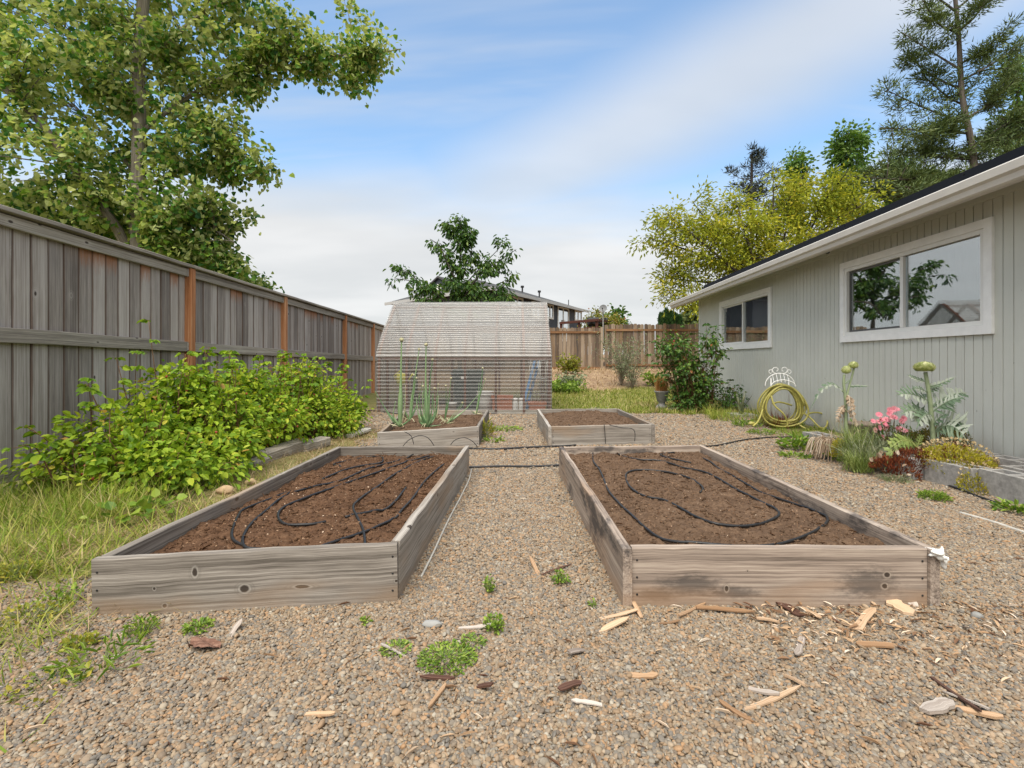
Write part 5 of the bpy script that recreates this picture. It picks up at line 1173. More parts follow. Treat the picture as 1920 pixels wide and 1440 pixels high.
sprays('shrub', 'low bare twiggy shrub beside the wispy one', 'bush', onbank(1186, 14.2), .8, .55, 22, L_lav, M_greytwig, .07, 5, 'shrubs on the straw bank')
sprays('shrub', 'small yellow leaved shrub near the lower fence run', 'bush', onbank(1062, 16.5), .6, .4, 9, L_yellowbush, M_cane, .09, 8, 'shrubs on the straw bank', .6)
sprays('shrub', 'slight yellow shrub standing next to the other yellow one', 'bush', onbank(1078, 16.3), .55, .3, 7, L_yellowbush, M_cane, .09, 7, 'shrubs on the straw bank', .6)
sprays('shrub', 'low spreading green plant beside the greenhouse corner', 'bush', onbank(1057, 13.2), .34, .75, 20, L_weed, M_stem, .075, 10, 'shrubs on the straw bank', .6)
sprays('shrub', 'dull grey green clump beside the low spreading plant', 'bush', onbank(1070, 13.6), .5, .4, 16, L_lav, M_stem, .10, 10, 'shrubs on the straw bank', .5)
sprays('shrub', 'small green weed bush between twiggy shrub and urn', 'bush', onbank(1226, 14.5), .45, .35, 9, L_weed, M_stem, .08, 8, 'shrubs on the straw bank', .6)
# ---------------------------------------------------------------- grass
def blades(mb, n, xf, yf, h0, h1, wd, flt=None, lean=.5, rlo=0, rhi=1, tmpl='blade', clump=None):
    x = xf(n); y = yf(n)
    if clump:
        k = max(1, n//clump); cx_ = x[:k]; cy_ = y[:k]; i = RNG.integers(0, k, n); x = cx_[i]+RNG.normal(0, .035, n); y = cy_[i]+RNG.normal(0, .035, n)
    if flt is not None:
        m = np.array([flt(a, b) for a, b in zip(x, y)]); x, y = x[m], y[m]
    n = len(x)
    if n == 0: return
    z = np.array([terr(a, b) for a, b in zip(x, y)])-.004
    D = np.stack([RNG.normal(0, lean, n), RNG.normal(0, lean, n), np.ones(n)], 1); Sz = RNG.uniform(h0, h1, n)
    N = np.stack([D[:, 0], D[:, 1]+.01, -.2*np.ones(n)], 1)+rnd3(n, .2)
    mb.leaves(np.stack([x, y, z], 1), D, N, Sz, wd/((h0+h1)/2), tmpl, RNG.uniform(rlo, rhi, n))
uni = lambda a, b: (lambda n: RNG.uniform(a, b, n))
zf = lambda th: (lambda x, y: zone(x, y) > th*U(.6, 1.4))
mb = MB()
blades(mb, 7000, uni(-3.75, -1.72), uni(2.0, 4.3), .06, .24, .0034, lambda x, y: zone(x, y) > U(.5, 1) and (x < -2.45 or y < 2.75 or random.random() < .12), .6, 0, .8, clump=9)
blades(mb, 3500, uni(-3.75, -1.72), uni(1.8, 3.4), .05, .16, .005, zf(.7), .9, .1, 1.)
blades(mb, 700, uni(-2.6, -1.3), uni(1.1, 2.2), .03, .13, .0035, None, .8, .1, 1., clump=14); blades(mb, 1600, uni(-3.3, -1.6), uni(1.55, 2.3), .03, .14, .0034, None, .8, .1, 1., clump=12)
blades(mb, 1800, uni(-3.75, -2.4), uni(4.2, 9.0), .06, .22, .005, zf(.6), .6, .2, .9, clump=8)
blades(mb, 1600, uni(-3.2, -2.4), uni(3.0, 4.4), .08, .30, .0034, None, .6, .2, 1., clump=8)
kind(mb.build('grass', L_grass), 'stuff', 'long wispy grass along the board fence')
mb = MB(); blades(mb, 6500, uni(-2.5, -1.76), uni(2.4, 7.0), .05, .15, .003, zf(.3), 1.7); blades(mb, 1500, uni(-3.4, -1.5), uni(1.5, 2.6), .04, .14, .0028, None, 1.5); blades(mb, 900, uni(-3.4, -2.4), uni(8.3, 9.6), .05, .2, .005, None, 1.4)
blades(mb, 5000, uni(.9, 7), uni(13, 19.6), .05, .22, .012, lambda x, y: dry(x, y) > U(.2, .8), 1.3); blades(mb, 1500, uni(2.6, 4.4), uni(9.3, 11.0), .06, .2, .007, zf(.6), 1.0)
kind(mb.build('dry_grass', L_straw), 'stuff', 'pale straw and dry grass')
mb = MB(); blades(mb, 26000, uni(.78, 5.2), uni(9.1, 14.2), .05, .13, .011, lambda x, y: zone(x, y) > U(.35, .7) and dry(x, y) < U(.3, 1), .7)
blades(mb, 1400, uni(.8, 3.4), uni(9.1, 10.2), .06, .2, .009, zf(.3), .7, clump=10)
kind(mb.build('lawn', L_lawn), 'stuff', 'patchy yellowing lawn between gravel and straw bank')
mb = MB(); blades(mb, 3200, uni(3.0, 4.6), uni(5.9, 9.4), .03, .12, .006, lambda x, y: zone(x, y) > U(.3, .8), .7, .0, .6, clump=10); blades(mb, 500, uni(3.35, 4.1), uni(8.0, 9.2), .12, .34, .006, None, .5, .2, .8, clump=30)
kind(mb.build('grass', L_grass), 'stuff', 'green weedy grass along the foot of the house')
# ---------------------------------------------------------------- pebbles: real stones over the gravel (one object, thousands of stones)
def inpoly(x, y, q):
    c = np.zeros(len(x), bool); n = len(q)
    for i in range(n):
        x1, y1, x2, y2 = q[i][0], q[i][1], q[(i+1) % n][0], q[(i+1) % n][1]
        m = ((y1 > y) != (y2 > y)) & (x < (x2-x1)*(y-y1)/(y2-y1+1e-12)+x1); c ^= m
    return c
def pebbles():
    X_, Y_, S_ = [], [], []
    for y0, y1, dens, s0, s1 in ((.75, 2.2, 25000, .0037, .0080), (2.2, 3.4, 18500, .0040, .0086), (3.4, 5.2, 10500, .0052, .0104), (5.2, 7.4, 4600, .0075, .0135), (7.4, 9.7, 2200, .010, .017)):
        xa, xb = -1.18*y1-.6, min(1.18*y1+1.5, 4.4); n = int((xb-xa)*(y1-y0)*dens)
        x = RNG.uniform(xa, xb, n); y = RNG.uniform(y0, y1, n)
        m = (np.abs(x) < 1.10*y+.15) | (RNG.random(n) < .35)
        for q in BEDS: m &= ~inpoly(x, y, q)
        x, y = x[m], y[m]; z = np.array([zone(a, b) for a, b in zip(x, y)]); m = z < RNG.uniform(.25, .75, len(z))
        x, y = x[m], y[m]; X_.append(x); Y_.append(y); S_.append(RNG.uniform(s0, s1, len(x))*np.where(RNG.random(len(x)) < .05, 1.5, 1))
    X_, Y_, S_ = map(np.concatenate, (X_, Y_, S_)); n = len(X_)
    Z_ = np.array([terr(a, b) for a, b in zip(X_, Y_)])+S_*RNG.uniform(.05, .75, n)
    me = bpy.data.meshes.new('pebbles'); me.vertices.add(n)
    me.vertices.foreach_set('co', np.stack([X_, Y_, Z_], 1).astype(np.float32).ravel())
    a = me.attributes.new('rot', 'FLOAT_VECTOR', 'POINT'); a.data.foreach_set('vector', np.stack([RNG.normal(0, .35, n), RNG.normal(0, .35, n), RNG.uniform(0, 6.28, n)], 1).astype(np.float32).ravel())
    a = me.attributes.new('scl', 'FLOAT_VECTOR', 'POINT'); a.data.foreach_set('vector', (S_[:, None]*np.stack([RNG.uniform(.9, 1.3, n), RNG.uniform(.65, .95, n), RNG.uniform(.42, .70, n)], 1)).astype(np.float32).ravel())
    t = NT('pebble'); r = t.n('ShaderNodeObjectInfo').outputs['Random']; col = t.ramp(r, PEB)
    nz = t.noise(t.n('ShaderNodeTexCoord').outputs['Object'], 2.2, 4, .6); col = t.mix(.20, col, t.ramp(nz, [(.3,(.14,.11,.085)), (.7,(.46,.38,.30))]))
    mat = t.done(t.bsdf(col, .72, .25)); me.materials.append(mat)
    ob = bpy.data.objects.new('pebbles', me); COL.objects.link(ob); kind(ob, 'stuff', 'small rounded river pebbles of the gravel')
    ng = bpy.data.node_groups.new('pebble_scatter', 'GeometryNodeTree')
    ng.interface.new_socket('Geometry', in_out='INPUT', socket_type='NodeSocketGeometry'); ng.interface.new_socket('Geometry', in_out='OUTPUT', socket_type='NodeSocketGeometry')
    N = ng.nodes.new; gi_, go = N('NodeGroupInput'), N('NodeGroupOutput')
    ico = N('GeometryNodeMeshIcoSphere'); ico.inputs['Radius'].default_value = 1; ico.inputs['Subdivisions'].default_value = 2
    sm = N('GeometryNodeSetShadeSmooth'); st_ = N('GeometryNodeSetMaterial'); st_.inputs['Material'].default_value = mat
    iop = N('GeometryNodeInstanceOnPoints'); L = ng.links.new
    for nm, sk in (('rot', 'Rotation'), ('scl', 'Scale')):
        na = N('GeometryNodeInputNamedAttribute'); na.data_type = 'FLOAT_VECTOR'; na.inputs['Name'].default_value = nm; L(na.outputs['Attribute'], iop.inputs[sk])
    L(ico.outputs['Mesh'], sm.inputs[0]); L(sm.outputs[0], st_.inputs['Geometry']); L(st_.outputs[0], iop.inputs['Instance']); L(gi_.outputs[0], iop.inputs['Points']); L(iop.outputs[0], go.inputs[0])
    md = ob.modifiers.new('scatter', 'NODES'); md.node_group = ng
pebbles()
# ---------------------------------------------------------------- wood chips and bark on the gravel
CHIPS = [  # u, v, length px, angle deg in picture, width ratio, kind, label
 (1622,1165,62,52,.36,'f','broad pale wood chip leaning beside the grooved offcut'),(1600,1178,48,-18,.28,'f','pale wood chip crossing under the broad one'),(1690,1148,50,-30,.62,'f','thick grooved wood offcut below the rag corner'),
 (1360,1150,110,-4,.12,'f','long thin wood splinter below the soot stained plank'),(1160,1158,70,10,.16,'f','pale splinter lying by the plank joint of the soot stained bed'),(1152,1180,60,18,.20,'f','wood splinter with dark bark end near the aisle'),
 (1190,1140,52,-62,.14,'f','splinter propped against the soot stained bed corner'),(1480,1143,58,-28,.50,'b','reddish bark flake below the middle of the soot stained plank'),(1520,1152,46,-36,.24,'f','wood chip next to the reddish bark flake'),
 (1500,1218,40,75,.34,'g','grey white chip standing out alone on the gravel'),(1640,1216,70,-8,.16,'f','thin layered splinter in front of the broad chip'),(1450,1320,112,18,.13,'f','longest pale splinter near the bottom of the gravel'),
 (1432,1308,62,-20,.14,'g','grey splinter crossing behind the longest one'),(1490,1286,46,-34,.18,'f','short splinter touching the end of the longest one'),(1380,1345,76,-32,.13,'f','splinter at the very bottom between the two clusters'),
 (1832,1345,100,-16,.13,'f','long splinter in the cluster of the gravel corner'),(1810,1322,96,-24,.10,'g','grey splinter over the bark in the gravel corner'),(1757,1335,50,20,.70,'g','crumpled pale bark piece in the gravel corner'),
 (1790,1310,120,-40,.07,'b','dark thin stick in the gravel corner'),(1205,1277,56,-5,.20,'f','flat orange wood chip near the bottom of the aisle'),(1070,1300,50,32,.36,'b','dark red bark flake near the bottom of the aisle'),
 (1100,1333,58,-2,.14,'g','white splinter below the dark red bark flake'),(1082,1233,32,20,.45,'g','small white square chip in the aisle mouth'),(890,1185,62,-3,.12,'g','white splinter behind the bright green weed'),
 (820,1282,66,3,.11,'b','brown stick below the flat weed patch'),(738,1228,50,-18,.14,'g','grey splinter beside the small flat weed'),(440,1186,36,42,.40,'g','grey rectangular chip near the fallen brown leaf'),
 (1002,1066,34,-58,.22,'f','bright chip in the middle of the aisle'),(1045,1072,60,22,.08,'b','thin dark twig behind the middle aisle weed'),(820,1318,58,55,.12,'f','slanting splinter at the bottom of the aisle'),
 (600,1352,56,-8,.14,'f','splinter at the bottom edge of the gravel below the raspberry side bed'),(905,1298,40,-30,.3,'b','dark bark bit below the weed patch'),(1700,1130,44,-35,.4,'g','pale chip under the corner of the soot stained bed'),
 (1730,1122,48,-25,.35,'b','reddish bark beside the pale chip at the bed corner'),(1300,1148,60,30,.10,'f','splinter crossing the long thin one'),(1255,1172,36,4,.22,'f','short chip below the long thin splinter'),(1440,1170,44,-3,.16,'f','short chip alone below the reddish bark flake'),(1810,1185,40,-34,.14,'g','white splinter off the rag corner')]
for (u, v, L, ang, wr, kd, lb) in CHIPS:
    a = math.radians(ang); c = G(u, v); p0 = G(u-L/2*math.cos(a), v+L/2*math.sin(a)*1); p1 = G(u+L/2*math.cos(a), v-L/2*math.sin(a))
    d = p1-p0; ln = min(d.length, .24 if L < 100 else .30); d.normalize(); wd = max(.008, wr*L*c.y/F); z = terr(c.x, c.y)
    mb = MB(); lift = .012; k = U(-.010, .016)
    side = Vector((-d.y, d.x, U(-.3, .3))); n_ = 7; V = []; fs = []; th = .010 if wr > .5 else U(.004, .007)
    wf = [random.choice((.1, .5, .9))]+[U(.7, 1.1) for _ in range(n_-2)]+[random.choice((.05, .4, .8))]
    for i in range(n_):
        t = i/(n_-1)-.5; q = np.array(c)+np.array(d)*ln*t; q[2] = z+lift+k*t*2+.004*math.sin(3*t+u)
        for sg in (-1, 1):
            e = q+np.array(side)*wd/2*sg*wf[i]; V += [e, e+np.array([0, 0, th])]
    for i in range(n_-1):
        b = i*4; fs += [(b+1, b+3, b+7, b+5), (b, b+4, b+6, b+2), (b, b+1, b+5, b+4), (b+2, b+6, b+7, b+3)]
    fs += [(0, 2, 3, 1), (4*n_-4, 4*n_-3, 4*n_-1, 4*n_-2)]
    gg = [(ln*(i//4)/(n_-1), .02*(i % 4), 0) for i in range(4*n_)]
    mb.add(V, fs, np.array(gg)+U(0, 40))
    tag(mb.build('bark_flake' if kd == 'b' else 'wood_chip', {'f': M_chip, 'g': M_chipgrey, 'b': M_bark}[kd], loc=(c.x, c.y, z)), lb, 'bark' if kd == 'b' else 'wood chip', 'wood chips and bark bits on the gravel')
# fine litter between the stones
mb = MB(); n = 420; y = 1.1+RNG.random(n)**1.5*4.5; x = RNG.uniform(-1, 1, n)*1.1*y; m = np.ones(n, bool)
for q in BEDS: m &= ~inpoly(x, y, q)
m &= (x < 3.4) & np.array([zone(a, b) < .6 for a, b in zip(x, y)]); x, y = x[m], y[m]; n = len(x)
a = RNG.uniform(0, 6.28, n); mb.leaves(np.stack([x, y, np.array([terr(p, q) for p, q in zip(x, y)])+.011], 1), np.stack([np.cos(a), np.sin(a), RNG.normal(0, .15, n)], 1), up(n)+rnd3(n, .25), RNG.uniform(.015, .06, n), .10, 'leaf')
x = RNG.uniform(.9, 2.2, 500); y = RNG.normal(1.88, .13, 500); y = np.minimum(y, 2.0); a = RNG.uniform(0, 6.28, 500)
mb.leaves(np.stack([x, y, np.full(500, .013)], 1), np.stack([np.cos(a), np.sin(a), RNG.normal(0, .2, 500)], 1), up(500)+rnd3(500, .3), RNG.uniform(.012, .05, 500), .22, 'leaf')
kind(mb.build('litter', foliage('wood_litter', [(0,(.12,.06,.04)), (.35,(.30,.19,.11)), (.7,(.50,.36,.23)), (1,(.62,.54,.45))], 0, .85, spec=.1)), 'stuff', 'fine wood splinters and straw bits on the gravel')
# the fallen brown leaf
p = G(383, 1218); mb = MB(); n_ = 9; V = []; fs = []
for i in range(n_+1):
    for j in range(7):
        t = i/n_; s = (j-3)/3; w_ = .030*math.sin(math.pi*(.08+.86*t))**.7*(1+.18*math.sin(i*2.6+j))
        V.append((p.x-.05+.105*t, p.y+s*w_, .018+.022*abs(s)**1.5*math.sin(3*t+1)+.012*math.sin(5*t+s*3)))
idx = np.arange(len(V)).reshape(n_+1, 7); mb.add(V, np.stack([idx[:-1, :-1], idx[:-1, 1:], idx[1:, 1:], idx[1:, :-1]], -1).reshape(-1, 4))
tag(mb.build('fallen_leaf', M_bark, smooth=True), 'large curled brown dead leaf lying on the gravel near the wispy grass', 'leaf')
for nm, lb, (u, v), r_, mt in (('stone', 'smooth grey oval stone on the gravel in the aisle mouth', (810, 1177), (.036, .02, .014), M_grey_stone), ('stone', 'dark blue grey stone on the gravel beside the rag corner', (1832, 1161), (.022, .018, .014), M_grey_stone), ('stone', 'tan rock against the outer plank of the raspberry side bed', (422, 928), (.06, .05, .035), M_stone), ('stone', 'small tan rock half hidden by the outer plank near the straw', (470, 910), (.04, .04, .028), M_stone)):
    q = G(u, v); mb = MB(); mb.blob((q.x, q.y, terr(q.x, q.y)+r_[2]*.6), r_, None, 0, 16, 10, .3); tag(mb.build(nm, mt, smooth=True), lb, 'stone')
# ---------------------------------------------------------------- old timbers by the raspberries
def timber(label, a, b, w_, t_, z0):
    p0, p1 = G(*a), G(*b); mb = MB(); mb.beam((p0.x, p0.y, z0), (p1.x, p1.y, z0+.02), (1, 0, 0), w_, t_, seg=8, ch=.012, jit=.003); tag(mb.build('old_timber', M_oldbeam), label, 'timber', 'old timbers edging the raspberries')
timber('bleached old timber lying between the raspberries and the bed', (486, 872), (566, 846), .17, .12, .06)
timber('low half buried grey timber before the bleached one', (372, 912), (498, 870), .14, .08, .02)
timber('dark old timber end beyond the bleached one', (560, 850), (610, 838), .15, .10, .05)
timber('short brown board lying at the far end of the raspberries', (655, 822), (690, 812), .10, .05, .03)
# ---------------------------------------------------------------- weeds in the gravel
def weed(label, u, v, r_, h, n, mat=L_weed, leaf=.02, flat=.4, w=.6):
    c = G(u, v); mb = MB(); st = MB(); z = terr(c.x, c.y)
    rt = thing('weed', label, 'weed', (c.x, c.y, z), 'weeds growing in the gravel'); Pn, D = [], []
    for k in range(n):
        a = U(0, 6.28); q = r_*math.sqrt(U(0, 1)); zz = h*U(.15, 1)*(1-.5*(q/r_)**2); tip = np.array([c.x+q*math.cos(a), c.y+q*math.sin(a), z+.006+zz])
        if k % 3 == 0: st.tube([(c.x+q*.4*math.cos(a), c.y+q*.4*math.sin(a), z), tip], [.0016, .0008], 3, cap=False)
        Pn.append(tip); D.append([math.cos(a)*flat, math.sin(a)*flat, U(0, .6)])
    n = len(Pn); mb.leaves(np.array(Pn), np.array(D)+rnd3(n, .35), up(n)+rnd3(n, .5), leaf*RNG.uniform(.5, 1.2, n), w, 'leaf')
    mb.build('leaves', mat, rt); st.build('stems', M_stem, rt)
weed('upright bright green weed in the middle of the aisle mouth', 917, 1115, .022, .075, 110, leaf=.014)
weed('leafy weed beside the thin dark twig', 1051, 1094, .04, .05, 110, leaf=.016)
weed('bright green weed in front of a white splinter', 925, 1186, .04, .055, 130, leaf=.018)
weed('flat mat of feathery weed in the lower aisle', 838, 1242, .095, .014, 700, leaf=.012, flat=1)
weed('thin trailing weed off the end of the flat mat', 885, 1212, .045, .014, 120, leaf=.012, flat=1)
weed('small flat weed beside a grey splinter', 742, 1222, .05, .014, 160, leaf=.012, flat=1)
weed('yellow green mat weed near the knotty plank', 370, 1180, .05, .02, 220, leaf=.014, flat=.8)
weed('tuft of weed and grass below the plank knots', 265, 1186, .055, .05, 160, leaf=.022, w=.25)
weed('tiny weed near the joint of the raspberry side bed', 685, 1172, .02, .02, 40, leaf=.014)
weed('small weed at the plank joint of the soot stained bed', 1187, 1118, .02, .05, 40, leaf=.013)
weed('tiny weed before the plank joint of the soot stained bed', 1110, 1138, .015, .022, 36, leaf=.012)
weed('yellow ground weed on the open gravel corner below the grass', 60, 1165, .12, .05, 260, L_weedy, leaf=.018)
weed('yellow feathery weed by the grass edge', 20, 1090, .10, .06, 300, L_weedy, leaf=.018)
weed('green weed clump near the yellow ground weed', 110, 1130, .08, .05, 90, leaf=.02)
weed('sprawling grassy weed on the bare gravel', 190, 1248, .12, .06, 90, leaf=.05, w=.12)
weed('low pale weed near the bottom corner of the gravel', 90, 1290, .11, .03, 110, L_weedy, leaf=.02)
weed('yellow green weed left of the big brown leaf', 150, 1213, .05, .03, 120, L_weedy, leaf=.02)
weed('dark green feathery weed below the concrete blocks', 1752, 938, .09, .06, 360, leaf=.030, w=.25)
weed('thistle like weed at the end of the concrete blocks', 1495, 843, .15, .14, 150, leaf=.09, w=.32, flat=.8)
weed('flat green weed between the bed and the thistle like weed', 1490, 856, .14, .03, 150, leaf=.05, w=.3, flat=1)
weed('broad leaved weed in front of the lavender clump', 1572, 862, .09, .08, 60, leaf=.07, flat=.8)
weed('small round leaved weed next to the broad leaved one', 1600, 868, .05, .03, 26, leaf=.05, flat=.9)
weed('bright weed on the end of the concrete blocks', 1910, 930, .05, .07, 70, leaf=.03)
weed('pale wiry weed on the gravel below the red sedum', 1680, 905, .12, .05, 220, L_lav, leaf=.03, w=.2)
weed('leafy weed at the far edge of the gravel picture corner', 1905, 962, .10, .05, 90, leaf=.06, flat=.8, w=.35)
weed('grassy weed beside the aisle corner of the onion bed', 912, 822, .08, .22, 120, L_weedy, leaf=.09, w=.12)
weed('patch of clover in the aisle between the far beds', 945, 806, .28, .03, 260, leaf=.035, flat=1)
weed('flat dark leaf weed in the aisle near the pipe', 925, 829, .13, .02, 40, leaf=.07, flat=1, w=.35)
weed('big leaved mallow weed in the wispy grass', 215, 985, .16, .10, 26, leaf=.065, flat=.8, w=.9)
weed('mallow weed close to the outer plank of the raspberry side bed', 300, 965, .14, .09, 22, leaf=.065, flat=.8, w=.9)
weed('weed by the black pipe and hose', 1430, 815, .2, .06, 160, leaf=.05, w=.3)
weed('low weed patch at the foot of the hose coil', 1400, 800, .2, .10, 200, leaf=.06, w=.25)
# ---------------------------------------------------------------- onions
def onion(label, u, v, leaves, heads, seed=0):
    """leaves: (tip u, tip v, radius, pale, mid u offset); heads: (u, v)"""
    b = P(u, v, 0); 
    Yb = (H-.19)*F/(v-CY); b = P(u, v, Yb); rt = thing('onion_plant', label, 'onion', b, 'onions in the far bed')
    g = MB(); pl_ = MB()
    for (tu, tv, r_, pale, mo) in leaves:
        dy = U(-.10, .10); tip = P(tu, tv, Yb+dy); mid = (b+tip)/2+Vector((mo/F*Yb, dy*.3, 0)); W = smooth_path([np.array(b), np.array(b.lerp(mid, .5))+np.array([mo/F*Yb*.3, 0, 0]), np.array(mid), np.array(tip)], 6)
        t = np.linspace(0, 1, len(W)); rr = r_*1.35*(.75+.6*np.exp(-((t-.3)/.18)**2))*(1-t*.72); (pl_ if pale else g).tube(W, rr, 7)
    for k, (hu, hv, r_) in enumerate(heads):
        tip = P(hu, hv, Yb+U(-.05, .05)); W = smooth_path([np.array(b), np.array(b.lerp(tip, .5))+np.array([U(-.015, .015), 0, 0]), np.array(tip)], 8); t = np.linspace(0, 1, len(W))
        g.tube(W, r_*1.35*(.62+.75*np.exp(-((t-.28)/.16)**2))*(1-.55*t), 7)
        hb = MB(); R_ = max(.011, r_*1.25)
        for _ in range(70):
            d = nrm(rnd3(1))[0]; d[2] = d[2]*.9
            hb.blob(np.array(tip)+d*R_, (.0035, .0035, .004), None, 0, 5, 3)
        hb.blob(tip, (R_, R_, R_*.95), None, 0, 10, 7); hb.build('flower_head', L_onionpale, rt, smooth=True)
    for _ in range(5):
        a = U(0, 6.28); q = b+Vector((math.cos(a)*.10, math.sin(a)*.08, .0)); pl_.tube(smooth_path([np.array(b), np.array((b+q)/2)+[0, 0, .04], np.array(q)], 5), np.linspace(.006, .002, 11), 5)
    g.build('leaves', L_onion, rt, smooth=True); pl_.build('dry_leaves', L_onionpale, rt, smooth=True)
onion('tallest onion with thick straight stalk and pale bulb on the plank edge', 750, 800, [(703,733,.009,0,-4),(722,766,.010,0,-6),(760,722,.009,1,4),(742,752,.012,0,-8),(776,770,.008,0,6),(728,790,.007,1,-8)], [(753,637,.021)])
onion('onion leaning beside the tallest one, slim with a white head', 768, 790, [(778,705,.010,0,2),(792,716,.009,0,3),(758,740,.009,0,-4),(760,770,.007,1,-6)], [(786,655,.014),(776,703,.006),(781,709,.006)])
onion('big clump of blue green onion leaves with a tall twin stalk', 801, 800, [(786,742,.012,0,-4),(792,735,.013,0,-3),(812,738,.013,0,3),(822,742,.012,0,5),(783,760,.011,0,-8),(806,722,.012,0,2),(817,765,.011,0,6),(780,745,.012,0,-7),(804,742,.013,0,1),(815,752,.012,0,5),(788,778,.011,0,-8),(809,768,.012,0,4),(828,796,.008,0,6),(790,770,.012,0,-4),(798,752,.014,0,0)], [(799,646,.017),(811,674,.010),(793,724,.009)])
onion('thin onion with two small heads behind the big clump', 818, 785, [(822,742,.007,1,2),(812,740,.007,0,-2)], [(822,721,.006),(815,728,.006)])
onion('onion with yellowing stalks in the middle of the bed', 834, 789, [(860,776,.006,1,5),(846,786,.006,1,4),(826,780,.006,1,-4)], [(846,709,.007),(836,723,.006)])
onion('onion with a long flat leaf leaning to the aisle', 838, 794, [(897,740,.010,0,6),(868,757,.007,0,3),(852,790,.006,1,4)], [(867,755,.004)])
onion('onion with two white heads at the aisle end of the bed', 893, 776, [(884,768,.006,0,-3),(905,776,.006,1,4),(898,718,.009,0,1)], [(905,690,.010),(910,711,.009)])
# ---------------------------------------------------------------- concrete block edging
def block(label, c, yaw, lx=.39, lw=.19, hh=.19, cells=True):
    rt = MB(); R = np.array(Matrix.Rotation(yaw, 3, 'Z')); t_ = .042; z = c[2]+hh/2
    def bx(x, y, sx_, sy_, h2=hh, dz=0): rt.box(np.array([c[0], c[1], z+dz])+R @ np.array([x, y, 0]), (sx_, sy_, h2), R)
    bx(0, -lw/2+t_/2, lx, t_); bx(0, lw/2-t_/2, lx, t_)
    for x in (-lx/2+t_/2, 0, lx/2-t_/2): bx(x, 0, t_, lw-2*t_, hh-.004)
    return tag(rt.build('concrete_block', M_conc, loc=(c[0], c[1], c[2])), label, 'concrete block', 'concrete blocks edging the flower bed')
bl = [('end concrete block of the front row beside the thistle like weed', 1525, 838, .10), ('concrete block with dry flower stalks draped over it', 1568, 851, .06), ('concrete block hidden behind the lavender clump', 1610, 862, .05), ('concrete block under the large artichoke leaf', 1655, 880, .05), ('slanted concrete block under the red sedum', 1715, 899, .12), ('concrete block overgrown by yellow sedum', 1790, 921, .0), ('bare concrete block at the near end of the front row', 1880, 936, -.08)]
y_ = 5.55
for k, (lb, u, v, yw) in enumerate(bl):
    g = G(u, v); cx_ = 3.36+.05*max(0, k-3)+.035*math.sin(k*1.7)+.095; block(lb, (cx_, y_, -.01+.006*(k % 3)), math.pi/2+yw*.6); y_ -= .405
bR = [('hollow concrete block with weedy cells next to the bare front block', 3.92, 3.30), ('hollow concrete block with empty cells behind the yellow sedum', 3.92, 3.72), ('hollow block against the siding at the near end', 4.20, 3.30), ('hollow block against the siding beyond the near one', 4.20, 3.72), ('hollow block against the siding level with the yellow sedum', 4.20, 4.14), ('hollow block against the siding below the big artichoke', 4.20, 4.56), ('hollow block against the siding behind the artichoke stem', 4.20, 4.98), ('hollow block filling the gap beside the bare front block', 3.70, 3.12)]
for lb, x, y in bR: block(lb, (x, y, -.012), math.pi/2)
mb = MB(); n1, n2 = 12, 40; V = [(lerp(3.60, 4.40, i/n1), lerp(3.02, 5.75, j/n2), .125+.03*mn.noise(Vector((i*.6, j*.6, 3)))) for j in range(n2+1) for i in range(n1+1)]
idx = np.arange(len(V)).reshape(n2+1, n1+1); mb.add(V, np.stack([idx[:-1, :-1], idx[:-1, 1:], idx[1:, 1:], idx[1:, :-1]], -1).reshape(-1, 4)); kind(mb.build('soil', M_soil2, smooth=True), 'stuff', 'soil inside the concrete block edging')
# ---------------------------------------------------------------- flower bed plants
def lobed(mb, base, tip, width, lobes, sag, mi=0, r=None, side=None, tooth=.45):
    """a deeply cut leaf along an arching rib: separate toothed lobes either side"""
    lobes = max(4, int(lobes*.75))
    base = np.array(tuple(base), float); tip = np.array(tuple(tip), float); v = tip-base; L = np.linalg.norm(v)
    sd = (nrm(np.cross(v, [0, 0, 1.0]))*.45*(1 if v[0] < 0 else -1)+np.array([0, .15, .85])) if side is None else np.array(side, float); sd = nrm(sd-v*(sd.dot(v)/v.dot(v)))
    ts = np.linspace(0, 1, lobes+2); rib = [base*(1-t)+tip*t+np.array([0, 0, sag*L*4*t*(1-t)]) for t in ts]
    mb.tube(rib, np.linspace(.007, .002, len(rib)), 5, r=.95, mi=mi, cap=False); h = L/(lobes+1); nn_ = nrm(np.cross(v, sd))
    rr = U(.2, .8) if r is None else r
    for i in range(1, lobes+1):
        t = ts[i]; wd = width*1.35*math.sin(math.pi*min(1, .20+.76*t))**.8; p = rib[i]; f = nrm(rib[min(i+1, lobes+1)]-rib[i-1])
        for s_ in (-1, 1):
            k = wd*U(.75, 1.15); d = nrm(sd*s_+f*U(.35, .75)); c_ = nn_*U(-.30, .30); q = lambda a, b, z=0: p+d*k*a+f*h*b+c_*k*a*a+nn_*k*z
            mb.add([q(0, -.42), q(.30, -.34), q(.55, -.48), q(.66, -.22), q(1, -.05), q(.72, .20), q(.62, .48), q(.34, .30), q(0, .45), q(.36, 0, -.05)],
                   [(0, 1, 9), (1, 2, 3, 9), (3, 4, 5, 9), (5, 6, 7, 9), (7, 8, 9), (8, 0, 9)], None, min(1, max(0, rr+U(-.2, .2))), mi)
    mb.add([rib[-2]-sd*.03*L, rib[-2]+sd*.03*L, tip+(tip-rib[-2])*.7], [(0, 1, 2)], None, rr, mi)
